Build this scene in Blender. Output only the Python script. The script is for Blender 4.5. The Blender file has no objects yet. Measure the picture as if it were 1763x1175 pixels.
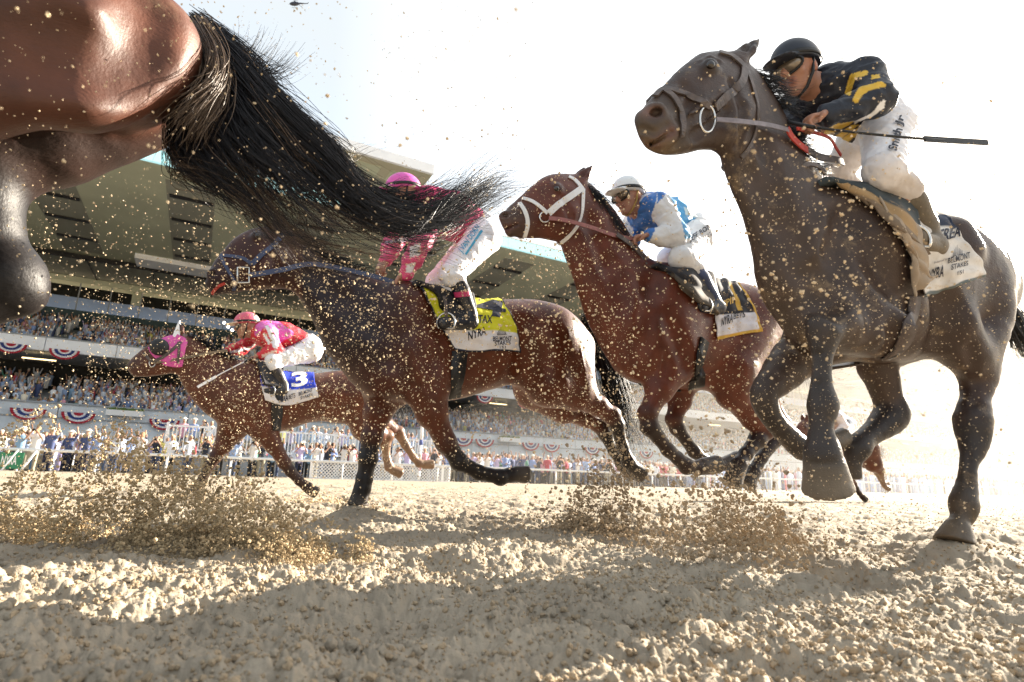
import bpy, math, random
import numpy as np
from mathutils import Vector, Matrix
from mathutils.bvhtree import BVHTree
R = math.radians
random.seed(7); rng = np.random.default_rng(11)
C = bpy.context.scene.collection
scene = bpy.context.scene

# ---------------------------------------------------------------- camera
FPX, CX, CY = 979.4, 881.5, 587.5
CAM_H, YAW, PITCH, ROLL = 0.26, 28.3, 13.6, 1.7
cam_d = bpy.data.cameras.new('camera'); cam = bpy.data.objects.new('camera', cam_d); C.objects.link(cam)
cam_d.sensor_width = 36.0; cam_d.lens = 20.0; cam_d.clip_start = 0.02; cam_d.clip_end = 5000
cam_d.dof.use_dof = True; cam_d.dof.focus_distance = 2.6; cam_d.dof.aperture_fstop = 4.5
_y, _p, _r = R(YAW), R(PITCH), R(ROLL)
_f = Vector((math.sin(_y)*math.cos(_p), math.cos(_y)*math.cos(_p), math.sin(_p)))
_s = Vector((math.cos(_y), -math.sin(_y), 0)); _u = _s.cross(_f)
_s2 = _s*math.cos(_r) + _u*math.sin(_r); _u2 = _u*math.cos(_r) - _s*math.sin(_r)
cam.matrix_world = Matrix(((_s2.x, _u2.x, -_f.x, 0), (_s2.y, _u2.y, -_f.y, 0), (_s2.z, _u2.z, -_f.z, CAM_H), (0, 0, 0, 1)))
scene.camera = cam
EYE = Vector((0, 0, CAM_H))
_M = np.array([_s2, _u2, -_f])
def ray(px, py):
    d = _s2*((px-CX)/FPX) - _u2*((py-CY)/FPX) + _f
    return d.normalized()
def project(P):
    q = (np.asarray(P) - np.array(EYE)) @ _M.T
    z = np.maximum(-q[:, 2], 1e-4)
    return CX + FPX*q[:, 0]/z, CY - FPX*q[:, 1]/z
def on_Y(px, py, Y):
    d = ray(px, py); return EYE + d*(Y/d.y)

# ---------------------------------------------------------------- world, sun, exposure
SUN_EL, SUN_AZ = 22.0, 6.5         # azimuth from +X (down the track) towards +Y (the stand)
w = bpy.data.worlds.new('World'); scene.world = w; w.use_nodes = True
nt = w.node_tree; nt.nodes.clear()
sky = nt.nodes.new('ShaderNodeTexSky'); sky.sky_type = 'NISHITA'; sky.sun_disc = False
sky.sun_elevation = R(SUN_EL); sky.sun_rotation = R(90-SUN_AZ); sky.dust_density = 3.5; sky.air_density = 1.2; sky.ozone_density = 1.0
bg = nt.nodes.new('ShaderNodeBackground'); bg.inputs[1].default_value = 0.12
wo = nt.nodes.new('ShaderNodeOutputWorld')
# thin bright cloud over the whole sky
tc = nt.nodes.new('ShaderNodeTexCoord'); mp = nt.nodes.new('ShaderNodeMapping'); mp.inputs['Scale'].default_value = (1.5, 1.5, 4.0)
nz = nt.nodes.new('ShaderNodeTexNoise'); nz.inputs['Scale'].default_value = 1.6; nz.inputs['Detail'].default_value = 6
rp = nt.nodes.new('ShaderNodeValToRGB'); rp.color_ramp.elements[0].position = 0.30; rp.color_ramp.elements[1].position = 0.62
rp.color_ramp.elements[0].color = (0.72,)*3 + (1,); rp.color_ramp.elements[1].color = (0.96,)*3 + (1,)
mx = nt.nodes.new('ShaderNodeMixRGB'); mc = nt.nodes.new('ShaderNodeMixRGB'); mc.inputs[1].default_value = (1.50, 1.60, 1.64, 1); mc.inputs[2].default_value = (3.5, 3.5, 3.4, 1)
dp = nt.nodes.new('ShaderNodeVectorMath'); dp.operation = 'DOT_PRODUCT'; dp.inputs[1].default_value = (.93, .18, .30)
mrx = nt.nodes.new('ShaderNodeMapRange'); mrx.inputs[1].default_value = .42; mrx.inputs[2].default_value = 1.0
nt.links.new(tc.outputs['Generated'], dp.inputs[0]); nt.links.new(dp.outputs['Value'], mrx.inputs[0]); nt.links.new(mrx.outputs[0], mc.inputs[0]); nt.links.new(mc.outputs[0], mx.inputs[2])
nt.links.new(tc.outputs['Generated'], mp.inputs[0]); nt.links.new(mp.outputs[0], nz.inputs[0]); nt.links.new(nz.outputs[0], rp.inputs[0])
nt.links.new(rp.outputs[0], mx.inputs[0]); nt.links.new(sky.outputs[0], mx.inputs[1]); nt.links.new(mx.outputs[0], bg.inputs[0]); nt.links.new(bg.outputs[0], wo.inputs[0])
sd = bpy.data.lights.new('sun', 'SUN'); sun = bpy.data.objects.new('sun', sd); C.objects.link(sun)
sd.energy = 5.0; sd.angle = R(0.5); sd.color = (1.0, 0.89, 0.74)
_sv = Vector((math.cos(R(SUN_EL))*math.cos(R(SUN_AZ)), math.cos(R(SUN_EL))*math.sin(R(SUN_AZ)), math.sin(R(SUN_EL))))
sun.rotation_euler = (-_sv).to_track_quat('-Z', 'Y').to_euler(); sun.location = (40, 10, 40)
vs = scene.view_settings; scene.display_settings.display_device = 'sRGB'
vs.view_transform = 'Standard'; vs.look = 'None'; vs.gamma = 1.0; vs.use_curve_mapping = False; vs.exposure = 2.3
scene.cycles.use_denoising = True; scene.cycles.max_bounces = 6; scene.cycles.volume_bounces = 1
scene.cycles.diffuse_bounces = 3; scene.cycles.glossy_bounces = 3; scene.cycles.transparent_max_bounces = 8

# ---------------------------------------------------------------- small helpers
def tag(o, label=None, cat=None, group=None, kind=None):
    if label: o['label'] = label
    if cat: o['category'] = cat
    if group: o['group'] = group
    if kind: o['kind'] = kind
    return o
def empty(name, loc=(0, 0, 0)):
    o = bpy.data.objects.new(name, None); C.objects.link(o); o.location = loc; o.empty_display_size = 0.2
    bpy.context.view_layer.update()
    return o
def set_parent(o, p):
    if p is not None:
        o.parent = p; o.matrix_parent_inverse = Matrix.Translation(p.location).inverted() if p.type == 'EMPTY' else Matrix.Identity(4)
def mesh_obj(name, V, F, mats, parent=None, smooth=True, cols=None, midx=None):
    """V (n,3); F (m,3|4) array or list of faces"""
    me = bpy.data.meshes.new(name); V = np.asarray(V, np.float32)
    if isinstance(F, np.ndarray):
        k = F.shape[1]; me.vertices.add(len(V)); me.vertices.foreach_set('co', V.ravel())
        me.loops.add(F.size); me.loops.foreach_set('vertex_index', F.ravel().astype(np.int32))
        me.polygons.add(len(F)); me.polygons.foreach_set('loop_start', np.arange(0, F.size, k, dtype=np.int32))
        me.polygons.foreach_set('loop_total', np.full(len(F), k, np.int32))
        me.update(calc_edges=True)
    else:
        me.from_pydata([tuple(v) for v in V], [], [tuple(f) for f in F]); me.update()
    me.polygons.foreach_set('use_smooth', np.full(len(me.polygons), smooth, bool))
    if cols is not None:
        a = me.color_attributes.new('Col', 'FLOAT_COLOR', 'POINT')
        c4 = np.ones((len(V), 4), np.float32); c4[:, :3] = cols; a.data.foreach_set('color', c4.ravel())
    for m in (mats if isinstance(mats, (list, tuple)) else [mats]): me.materials.append(m)
    if midx is not None: me.polygons.foreach_set('material_index', np.asarray(midx, np.int32))
    o = bpy.data.objects.new(name, me); C.objects.link(o)
    set_parent(o, parent)
    return o
class MB:
    def __init__(s): s.V = []; s.F = []; s.c = []
    def add(s, V, F, col=None):
        n = len(s.V); s.V += [tuple(v) for v in V]; s.F += [tuple(i+n for i in f) for f in F]
        s.c += [col or (1, 1, 1)]*len(V)
    def box(s, a, b, col=None):
        x0, y0, z0 = a; x1, y1, z1 = b
        s.add([(x0,y0,z0),(x1,y0,z0),(x1,y1,z0),(x0,y1,z0),(x0,y0,z1),(x1,y0,z1),(x1,y1,z1),(x0,y1,z1)],
              [(0,3,2,1),(4,5,6,7),(0,1,5,4),(1,2,6,5),(2,3,7,6),(3,0,4,7)], col)
    def prism(s, prof, x0, x1, col=None):
        """profile of (y,z) points extruded along x"""
        n = len(prof)
        s.add([(x0,y,z) for y,z in prof] + [(x1,y,z) for y,z in prof],
              [tuple(range(n))[::-1], tuple(range(n, 2*n))] + [(i,(i+1)%n,(i+1)%n+n,i+n) for i in range(n)], col)
    def tube(s, pts, r, n=8, col=None, cap=True):
        pts = [Vector(p) for p in pts]; rs = r if isinstance(r, (list, tuple)) else [r]*len(pts)
        V = []; F = []; up = Vector((0, 0, 1)); prev = None
        for i, p in enumerate(pts):
            t = (pts[min(i+1, len(pts)-1)] - pts[max(i-1, 0)]).normalized()
            a = prev if prev else (up if abs(t.z) < .9 else Vector((1, 0, 0)))
            a = (a - t*a.dot(t)).normalized(); b = t.cross(a); prev = a
            for k in range(n):
                an = 2*math.pi*k/n; V.append(p + (a*math.cos(an) + b*math.sin(an))*rs[i])
        for i in range(len(pts)-1):
            for k in range(n): F.append((i*n+k, i*n+(k+1)%n, (i+1)*n+(k+1)%n, (i+1)*n+k))
        if cap: F += [tuple(range(n))[::-1], tuple(range((len(pts)-1)*n, len(pts)*n))]
        s.add(V, F, col)
    def build(s, name, m, parent=None, smooth=False, usecol=False):
        return mesh_obj(name, s.V, s.F, m, parent, smooth, cols=np.array(s.c) if usecol else None)

# ---------------------------------------------------------------- materials
def mat(name, col, rough=0.6, spec=0.4, noise=0.0, nscale=20, bump=0.0, bscale=60, metal=0.0, vcol=False, dirt=None, dirt_amt=0.0, dscale=8, sheen=0.0, coat=0.0, emit=None, trans=0.0, grain=0.0):
    m = bpy.data.materials.new(name); m.use_nodes = True; n = m.node_tree; b = n.nodes['Principled BSDF']
    b.inputs['Roughness'].default_value = rough; b.inputs['Specular IOR Level'].default_value = spec; b.inputs['Metallic'].default_value = metal
    b.inputs['Sheen Weight'].default_value = sheen; b.inputs['Coat Weight'].default_value = coat; b.inputs['Coat Roughness'].default_value = .3
    tcn = n.nodes.new('ShaderNodeTexCoord')
    if vcol:
        a = n.nodes.new('ShaderNodeAttribute'); a.attribute_name = 'Col'; src = a.outputs['Color']
    else:
        a = n.nodes.new('ShaderNodeRGB'); a.outputs[0].default_value = (*col, 1); src = a.outputs[0]
    if noise:
        t = n.nodes.new('ShaderNodeTexNoise'); t.inputs['Scale'].default_value = nscale; t.inputs['Detail'].default_value = 5
        mr = n.nodes.new('ShaderNodeMapRange'); mr.inputs[1].default_value = .3; mr.inputs[2].default_value = .7; mr.inputs[3].default_value = 1-noise; mr.inputs[4].default_value = 1+noise
        n.links.new(tcn.outputs['Object'], t.inputs[0]); n.links.new(t.outputs[0], mr.inputs[0])
        x = n.nodes.new('ShaderNodeVectorMath'); x.operation = 'SCALE'; n.links.new(src, x.inputs[0]); n.links.new(mr.outputs[0], x.inputs['Scale']); src = x.outputs[0]
    if dirt:
        t = n.nodes.new('ShaderNodeTexNoise'); t.inputs['Scale'].default_value = dscale; t.inputs['Detail'].default_value = 9; t.inputs['Roughness'].default_value = .75
        mr = n.nodes.new('ShaderNodeMapRange'); mr.inputs[1].default_value = .62-dirt_amt*.4; mr.inputs[2].default_value = .80-dirt_amt*.4
        n.links.new(tcn.outputs['Object'], t.inputs[0]); n.links.new(t.outputs[0], mr.inputs[0])
        x = n.nodes.new('ShaderNodeMixRGB'); x.inputs[2].default_value = (*dirt, 1); n.links.new(mr.outputs[0], x.inputs[0]); n.links.new(src, x.inputs[1]); src = x.outputs[0]
    n.links.new(src, b.inputs['Base Color'])
    if bump:
        t = n.nodes.new('ShaderNodeTexNoise'); t.inputs['Scale'].default_value = bscale; t.inputs['Detail'].default_value = 4
        bp = n.nodes.new('ShaderNodeBump'); bp.inputs['Strength'].default_value = bump; bp.inputs['Distance'].default_value = .01
        n.links.new(tcn.outputs['Object'], t.inputs[0]); n.links.new(t.outputs[0], bp.inputs['Height']); n.links.new(bp.outputs[0], b.inputs['Normal'])
    if grain:
        mp_ = n.nodes.new('ShaderNodeMapping'); mp_.inputs['Scale'].default_value = (35, 260, 120); t = n.nodes.new('ShaderNodeTexNoise'); t.inputs['Scale'].default_value = 1.0; t.inputs['Detail'].default_value = 5
        bp2 = n.nodes.new('ShaderNodeBump'); bp2.inputs['Strength'].default_value = grain; bp2.inputs['Distance'].default_value = .006
        n.links.new(tcn.outputs['Object'], mp_.inputs[0]); n.links.new(mp_.outputs[0], t.inputs[0]); n.links.new(t.outputs[0], bp2.inputs['Height']); n.links.new(bp2.outputs[0], b.inputs['Normal'])
        if bump: n.links.new(bp.outputs[0], bp2.inputs['Normal'])
    if emit: b.inputs['Emission Color'].default_value = (*emit[0], 1); b.inputs['Emission Strength'].default_value = emit[1]
    if trans: b.inputs['Transmission Weight'].default_value = trans
    return m

# ---------------------------------------------------------------- implicit surfaces -> one continuous mesh
def smin(a, b, k):
    h = np.maximum(k - np.abs(a-b), 0)/k
    return np.minimum(a, b) - h*h*k*.25
def nrm(v):
    v = np.asarray(v, float); return v/max(np.linalg.norm(v), 1e-9)
class SDF:
    """union of tapered capsules and ellipsoids, blended smoothly; each carries a colour"""
    def __init__(s): s.p = []
    def cap(s, a, b, ra, rb, k=.04, col=None, sq=None, n=None, sub=False, flat=False):
        s.p.append(dict(t='c', a=np.array(a, float), b=np.array(b, float), ra=ra, rb=rb, k=k, col=col, sq=sq, n=None if n is None else nrm(n), sub=sub, flat=flat)); return s
    def chain(s, pts, rs, **kw):
        for i in range(len(pts)-1): s.cap(pts[i], pts[i+1], rs[i], rs[i+1], **kw)
        return s
    def ell(s, c, r, ax=None, k=.04, col=None, sub=False):
        ax = np.eye(3) if ax is None else np.array([nrm(x) for x in ax])
        s.p.append(dict(t='e', c=np.array(c, float), r=np.array(r, float), ax=ax, k=k, col=col, sub=sub)); return s
    def plane(s, c, n, k=.01, col=None):
        """cut away everything on the side n points to"""
        s.p.append(dict(t='p', c=np.array(c, float), n=nrm(n), k=k, col=col, sub=True)); return s
    @staticmethod
    def dist(p, X):
        if p['t'] == 'c':
            ba = p['b']-p['a']; L = ba @ ba + 1e-12; pa = X - p['a']
            tt = (pa @ ba)/L; t = np.clip(tt, 0, 1); q = pa - t[..., None]*ba; r = p['ra'] + (p['rb']-p['ra'])*t
            s = 1.0
            if p['sq'] is not None:
                qn = q @ p['n']; q = q + (qn*(1/p['sq']-1))[..., None]*p['n']; s = min(1.0, p['sq'])
            if p['flat']:
                ln = math.sqrt(L); ax = ba/ln; rad = np.linalg.norm(q - (q @ ax)[..., None]*ax, axis=-1) - r
                return np.maximum(rad, (np.abs(tt-.5)-.5)*ln)
            return (np.linalg.norm(q, axis=-1) - r)*s
        if p['t'] == 'e':
            q = ((X - p['c']) @ p['ax'].T)/p['r']; l = np.linalg.norm(q, axis=-1)
            g = np.linalg.norm(q/p['r'], axis=-1) + 1e-9
            return np.where(l > .05, l*(l-1)/g, -p['r'].min())
        return -((X - p['c']) @ p['n'])
    def bounds(s, p, pad):
        if p['t'] == 'c':
            m = max(p['ra'], p['rb'])*max(1, p['sq'] or 1) + pad
            return np.minimum(p['a'], p['b'])-m, np.maximum(p['a'], p['b'])+m
        if p['t'] == 'e':
            m = p['r'].max()+pad; return p['c']-m, p['c']+m
        return None
    def mesh(s, h, relax=2):
        add = [p for p in s.p if not p['sub']]
        lo = np.min([s.bounds(p, 3*h)[0] for p in add], 0); hi = np.max([s.bounds(p, 3*h)[1] for p in add], 0)
        n = np.ceil((hi-lo)/h).astype(int)+1
        D = np.full(n, 1.0, np.float32)
        ax = [lo[i] + h*np.arange(n[i]) for i in range(3)]
        for p in s.p:
            b = s.bounds(p, p['k'] + 2.5*h)
            if b is None: i0 = np.zeros(3, int); i1 = n
            else: i0 = np.clip(np.floor((b[0]-lo)/h).astype(int), 0, n); i1 = np.clip(np.ceil((b[1]-lo)/h).astype(int)+1, 0, n)
            if np.any(i1-i0 < 1): continue
            sl = tuple(slice(i0[i], i1[i]) for i in range(3))
            X = np.stack(np.meshgrid(*[ax[i][sl[i]] for i in range(3)], indexing='ij'), -1)
            d = s.dist(p, X)
            if p['sub']: D[sl] = -smin(-D[sl], d, p['k'])
            else: D[sl] = smin(D[sl], d, p['k'])
        V, F = surface_nets(D, lo, h)
        for _ in range(relax): V = laplace(V, F, .5)
        return V, F
    def colors(s, V, default, soft=.012):
        pr = [p for p in s.p if p['col'] is not None]
        if not pr: return np.tile(default, (len(V), 1))
        num = np.zeros((len(V), 3)); den = np.zeros(len(V))
        for p in pr:
            wgt = np.exp(-np.clip(np.abs(s.dist(p, V)), 0, .5)/soft) if p['sub'] else np.exp(-np.clip(s.dist(p, V), -.02, .5)/soft)
            num += wgt[:, None]*np.array(p['col']); den += wgt
        return num/(den[:, None]+1e-12)
def surface_nets(D, lo, h):
    ins = D < 0
    c = np.zeros(np.array(D.shape)-1, np.int8)
    for i in (0, 1):
        for j in (0, 1):
            for k in (0, 1): c += ins[i:D.shape[0]-1+i, j:D.shape[1]-1+j, k:D.shape[2]-1+k]
    act = (c > 0) & (c < 8); idx = np.argwhere(act)
    num = np.zeros((len(idx), 3)); cnt = np.zeros(len(idx))
    corners = [(i, j, k) for i in (0, 1) for j in (0, 1) for k in (0, 1)]
    val = {cn: D[idx[:, 0]+cn[0], idx[:, 1]+cn[1], idx[:, 2]+cn[2]] for cn in corners}
    for a in corners:
        for ax in range(3):
            if a[ax]: continue
            b = list(a); b[ax] = 1; b = tuple(b); va, vb = val[a], val[b]
            cr = (va < 0) != (vb < 0); t = np.where(cr, va/np.where(va == vb, 1, va-vb), 0)
            pos = np.array(a, float)[None].repeat(len(idx), 0); pos[:, ax] += t
            num += pos*cr[:, None]; cnt += cr
    V = lo + h*(idx + num/cnt[:, None])
    vid = np.full(act.shape, -1, np.int64); vid[act] = np.arange(len(idx))
    Fs = []
    for ax in range(3):
        o1, o2 = [(1, 2), (2, 0), (0, 1)][ax]
        s0 = [slice(None)]*3; s1 = [slice(None)]*3; s0[ax] = slice(0, -1); s1[ax] = slice(1, None)
        cr = ins[tuple(s0)] != ins[tuple(s1)]; e = np.argwhere(cr); fl = ins[tuple(s0)][cr]
        ok = (e[:, o1] > 0) & (e[:, o2] > 0) & (e[:, o1] < D.shape[o1]-1) & (e[:, o2] < D.shape[o2]-1); e = e[ok]; fl = fl[ok]
        q = []
        for d1, d2 in ((1, 1), (0, 1), (0, 0), (1, 0)):
            ee = e.copy(); ee[:, o1] -= d1; ee[:, o2] -= d2; q.append(vid[ee[:, 0], ee[:, 1], ee[:, 2]])
        q = np.stack(q, 1); q[~fl] = q[~fl][:, ::-1]; Fs.append(q)
    return V, np.concatenate(Fs)
def laplace(V, F, f):
    acc = np.zeros_like(V); n = np.zeros(len(V))
    for i in range(4):
        a, b = F[:, i], F[:, (i+1) % 4]
        for c_ in range(3): acc[:, c_] += np.bincount(a, V[b, c_], len(V)) + np.bincount(b, V[a, c_], len(V))
        n += np.bincount(a, minlength=len(V)) + np.bincount(b, minlength=len(V))
    return V + f*(acc/np.maximum(n, 1)[:, None] - V)
def bvh_of(V, F): return BVHTree.FromPolygons([tuple(v) for v in V], [tuple(f) for f in F.tolist()])
def cast(bv, px, py, off=0.0):
    """point of a surface seen at a picture position, lifted along its normal"""
    d = ray(px, py); loc, nn, i, _ = bv.ray_cast(EYE, d)
    if loc is None:
        # slide to the nearest point of the surface beside the ray
        best = None; t = 1.0
        for t in np.linspace(.6, 9, 60):
            q = bv.find_nearest(EYE + d*t)
            if best is None or q[3] < best[3]: best = q
        loc, nn = best[0], best[1]
    if nn.dot(d) > 0: nn = -nn
    return loc + nn*off, nn
def normals_of(V, F):
    a = V[F[:, 2]]-V[F[:, 0]]; b = V[F[:, 3]]-V[F[:, 1]]; n = np.cross(a, b); N = np.zeros_like(V)
    for k in range(4):
        for c in range(3): N[:, c] += np.bincount(F[:, k], n[:, c], len(V))
    return N/(np.linalg.norm(N, axis=1, keepdims=True)+1e-12)
def noise3(P, seed=0):
    I = np.floor(P).astype(np.int64); f = P-I; f = f*f*(3-2*f); out = 0
    for i in (0, 1):
        for j in (0, 1):
            for k in (0, 1):
                n = ((I[:, 0]+i)*374761393 + (I[:, 1]+j)*668265263 + (I[:, 2]+k)*2147483647 + seed*982451653) & 0x7fffffff
                n = ((n ^ (n >> 13))*1274126177) & 0x7fffffff; h = ((n ^ (n >> 16)) & 0xffff)/65535.0
                out = out + h*(f[:, 0] if i else 1-f[:, 0])*(f[:, 1] if j else 1-f[:, 1])*(f[:, 2] if k else 1-f[:, 2])
    return out
def wrinkle(V, F, amp, wl, seed=0, stretch=(1, 1, 1)):
    """folds: sharp valleys between soft swells"""
    N = normals_of(V, F); S_ = np.array(stretch); q = V*S_/wl; q = q + .6*np.stack([noise3(q*.7, seed+5), noise3(q*.7+9, seed+6), noise3(q*.7+17, seed+7)], 1)
    r = 1-np.abs(2*noise3(q, seed)-1); r2 = noise3(q*2.3, seed+1)
    return V + N*(amp*(.75*(r-.6) + .35*(r2-.5)))[:, None]
def vnoise(x, y, seed=0):
    """smooth value noise, vectorised"""
    xi = np.floor(x).astype(np.int64); yi = np.floor(y).astype(np.int64); u = x-xi; v = y-yi
    u = u*u*u*(u*(u*6-15)+10); v = v*v*v*(v*(v*6-15)+10)
    def h(a, b):
        n = (a*374761393 + b*668265263 + seed*982451653) & 0x7fffffff
        n = ((n ^ (n >> 13))*1274126177) & 0x7fffffff
        return ((n ^ (n >> 16)) & 0xffff)/65535.0
    return (h(xi, yi)*(1-u)+h(xi+1, yi)*u)*(1-v) + (h(xi, yi+1)*(1-u)+h(xi+1, yi+1)*u)*v
def in_poly(x, y, poly):
    r = np.zeros(len(x), bool); n = len(poly)
    for i in range(n):
        x0, y0 = poly[i]; x1, y1 = poly[(i+1) % n]
        c = ((y0 > y) != (y1 > y)) & (x < (x1-x0)*(y-y0)/(y1-y0+1e-12)+x0); r ^= c
    return r
def spline(pts, n):
    P = np.array([np.array(p, float) for p in pts]); m = len(P); t = np.linspace(0, m-1, n); i = np.clip(t.astype(int), 0, m-2); u = (t-i)[:, None]
    p0, p1, p2, p3 = P[np.clip(i-1, 0, m-1)], P[i], P[i+1], P[np.clip(i+2, 0, m-1)]
    return .5*((2*p1) + (p2-p0)*u + (2*p0-5*p1+4*p2-p3)*u**2 + (3*p1-p0-3*p2+p3)*u**3)
def ribbon(pts, nrms, width, thick):
    """flat strap along pts lying on normals; a closed solid"""
    V = []; F = []; m = len(pts)
    for i in range(m):
        t = (Vector(pts[min(i+1, m-1)]) - Vector(pts[max(i-1, 0)])).normalized(); nn = Vector(nrms[i]); s = t.cross(nn).normalized(); wd = width/2
        p = Vector(pts[i]); V += [p + s*wd - nn*thick*.5, p + s*wd + nn*thick*.5, p - s*wd + nn*thick*.5, p - s*wd - nn*thick*.5]
    for i in range(m-1):
        for k in range(4): F.append((i*4+k, i*4+(k+1) % 4, (i+1)*4+(k+1) % 4, (i+1)*4+k))
    F += [(3, 2, 1, 0), tuple(range((m-1)*4, m*4))]
    return V, F
def strap(mb, bv, pix, width, thick=.004, off=.003, n=None, col=None, mirror=None):
    n = n or max(8, 5*len(pix)); P = spline([(x, y, 0) for x, y in pix], n)
    pts = []; nr = []
    for x, y, _ in P:
        p, nn = cast(bv, x, y, off + thick/2); pts.append(p); nr.append(nn)
    V, F = ribbon(pts, nr, width, thick); mb.add(V, F, col)
    if mirror:
        V, F = ribbon([mirror(p) for p in pts], [mirror(p+q)-mirror(p) for p, q in zip(pts, nr)], width, thick); mb.add(V, F, col)
def free_strap(mb, pts3, width, thick=.004, nrm_=(0, 1, 0), n=24, col=None):
    P = [Vector(p) for p in spline(pts3, n)]; nv = Vector(nrm_)
    nr = []
    for i in range(n):
        t = (P[min(i+1, n-1)]-P[max(i-1, 0)]).normalized(); nr.append((nv - t*nv.dot(t)).normalized())
    V, F = ribbon(P, nr, width, thick); mb.add(V, F, col)

# lettering: real letters laid on the cloth they are printed on
def text_mesh(s, bold=0.0):
    cu = bpy.data.curves.new('t', 'FONT'); cu.body = s; cu.offset = bold; cu.resolution_u = 3
    o = bpy.data.objects.new('t', cu); C.objects.link(o); bpy.context.view_layer.update()
    dg = bpy.context.evaluated_depsgraph_get(); me = bpy.data.meshes.new_from_object(o.evaluated_get(dg))
    V = np.array([v.co[:2] for v in me.vertices]); F = [list(p.vertices) for p in me.polygons]
    bpy.data.objects.remove(o); bpy.data.meshes.remove(me); bpy.data.curves.remove(cu)
    if len(V) == 0: return V, F
    import bmesh
    bm = bmesh.new(); vv = [bm.verts.new((*v, 0)) for v in V]
    for f in F:
        try: bm.faces.new([vv[i] for i in f])
        except ValueError: pass
    bmesh.ops.triangulate(bm, faces=bm.faces[:]); mx_ = max(V[:, 1].max()-V[:, 1].min(), .01)
    for _ in range(2):
        ed = [e for e in bm.edges if e.calc_length() > .22*mx_]
        if ed: bmesh.ops.subdivide_edges(bm, edges=ed, cuts=1); bmesh.ops.triangulate(bm, faces=bm.faces[:])
    bm.verts.index_update(); V = np.array([v.co[:2] for v in bm.verts]); F = [[v.index for v in f.verts] for f in bm.faces]; bm.free()
    V -= V.min(0); V /= V.max(0); return V, F
def lettering(name, items, bv, m, parent, off=.004):
    """items: (text | polygon list, pixel of lower-left, pixel of lower-right, pixel of upper-left)"""
    mb = MB()
    for it in items:
        tx, o_, x_, y_ = it[:4]; bold = it[4] if len(it) > 4 else .01
        if isinstance(tx, str): V, F = text_mesh(tx, bold)
        else: V = np.array(tx[0], float); F = tx[1]
        o_, x_, y_ = np.array(o_, float), np.array(x_, float), np.array(y_, float)
        pts = [cast(bv, *(o_ + (x_-o_)*v[0] + (y_-o_)*v[1]), off)[0] for v in V]
        mb.add(pts, F)
    ob = mb.build(name, m, parent); return ob

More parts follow.
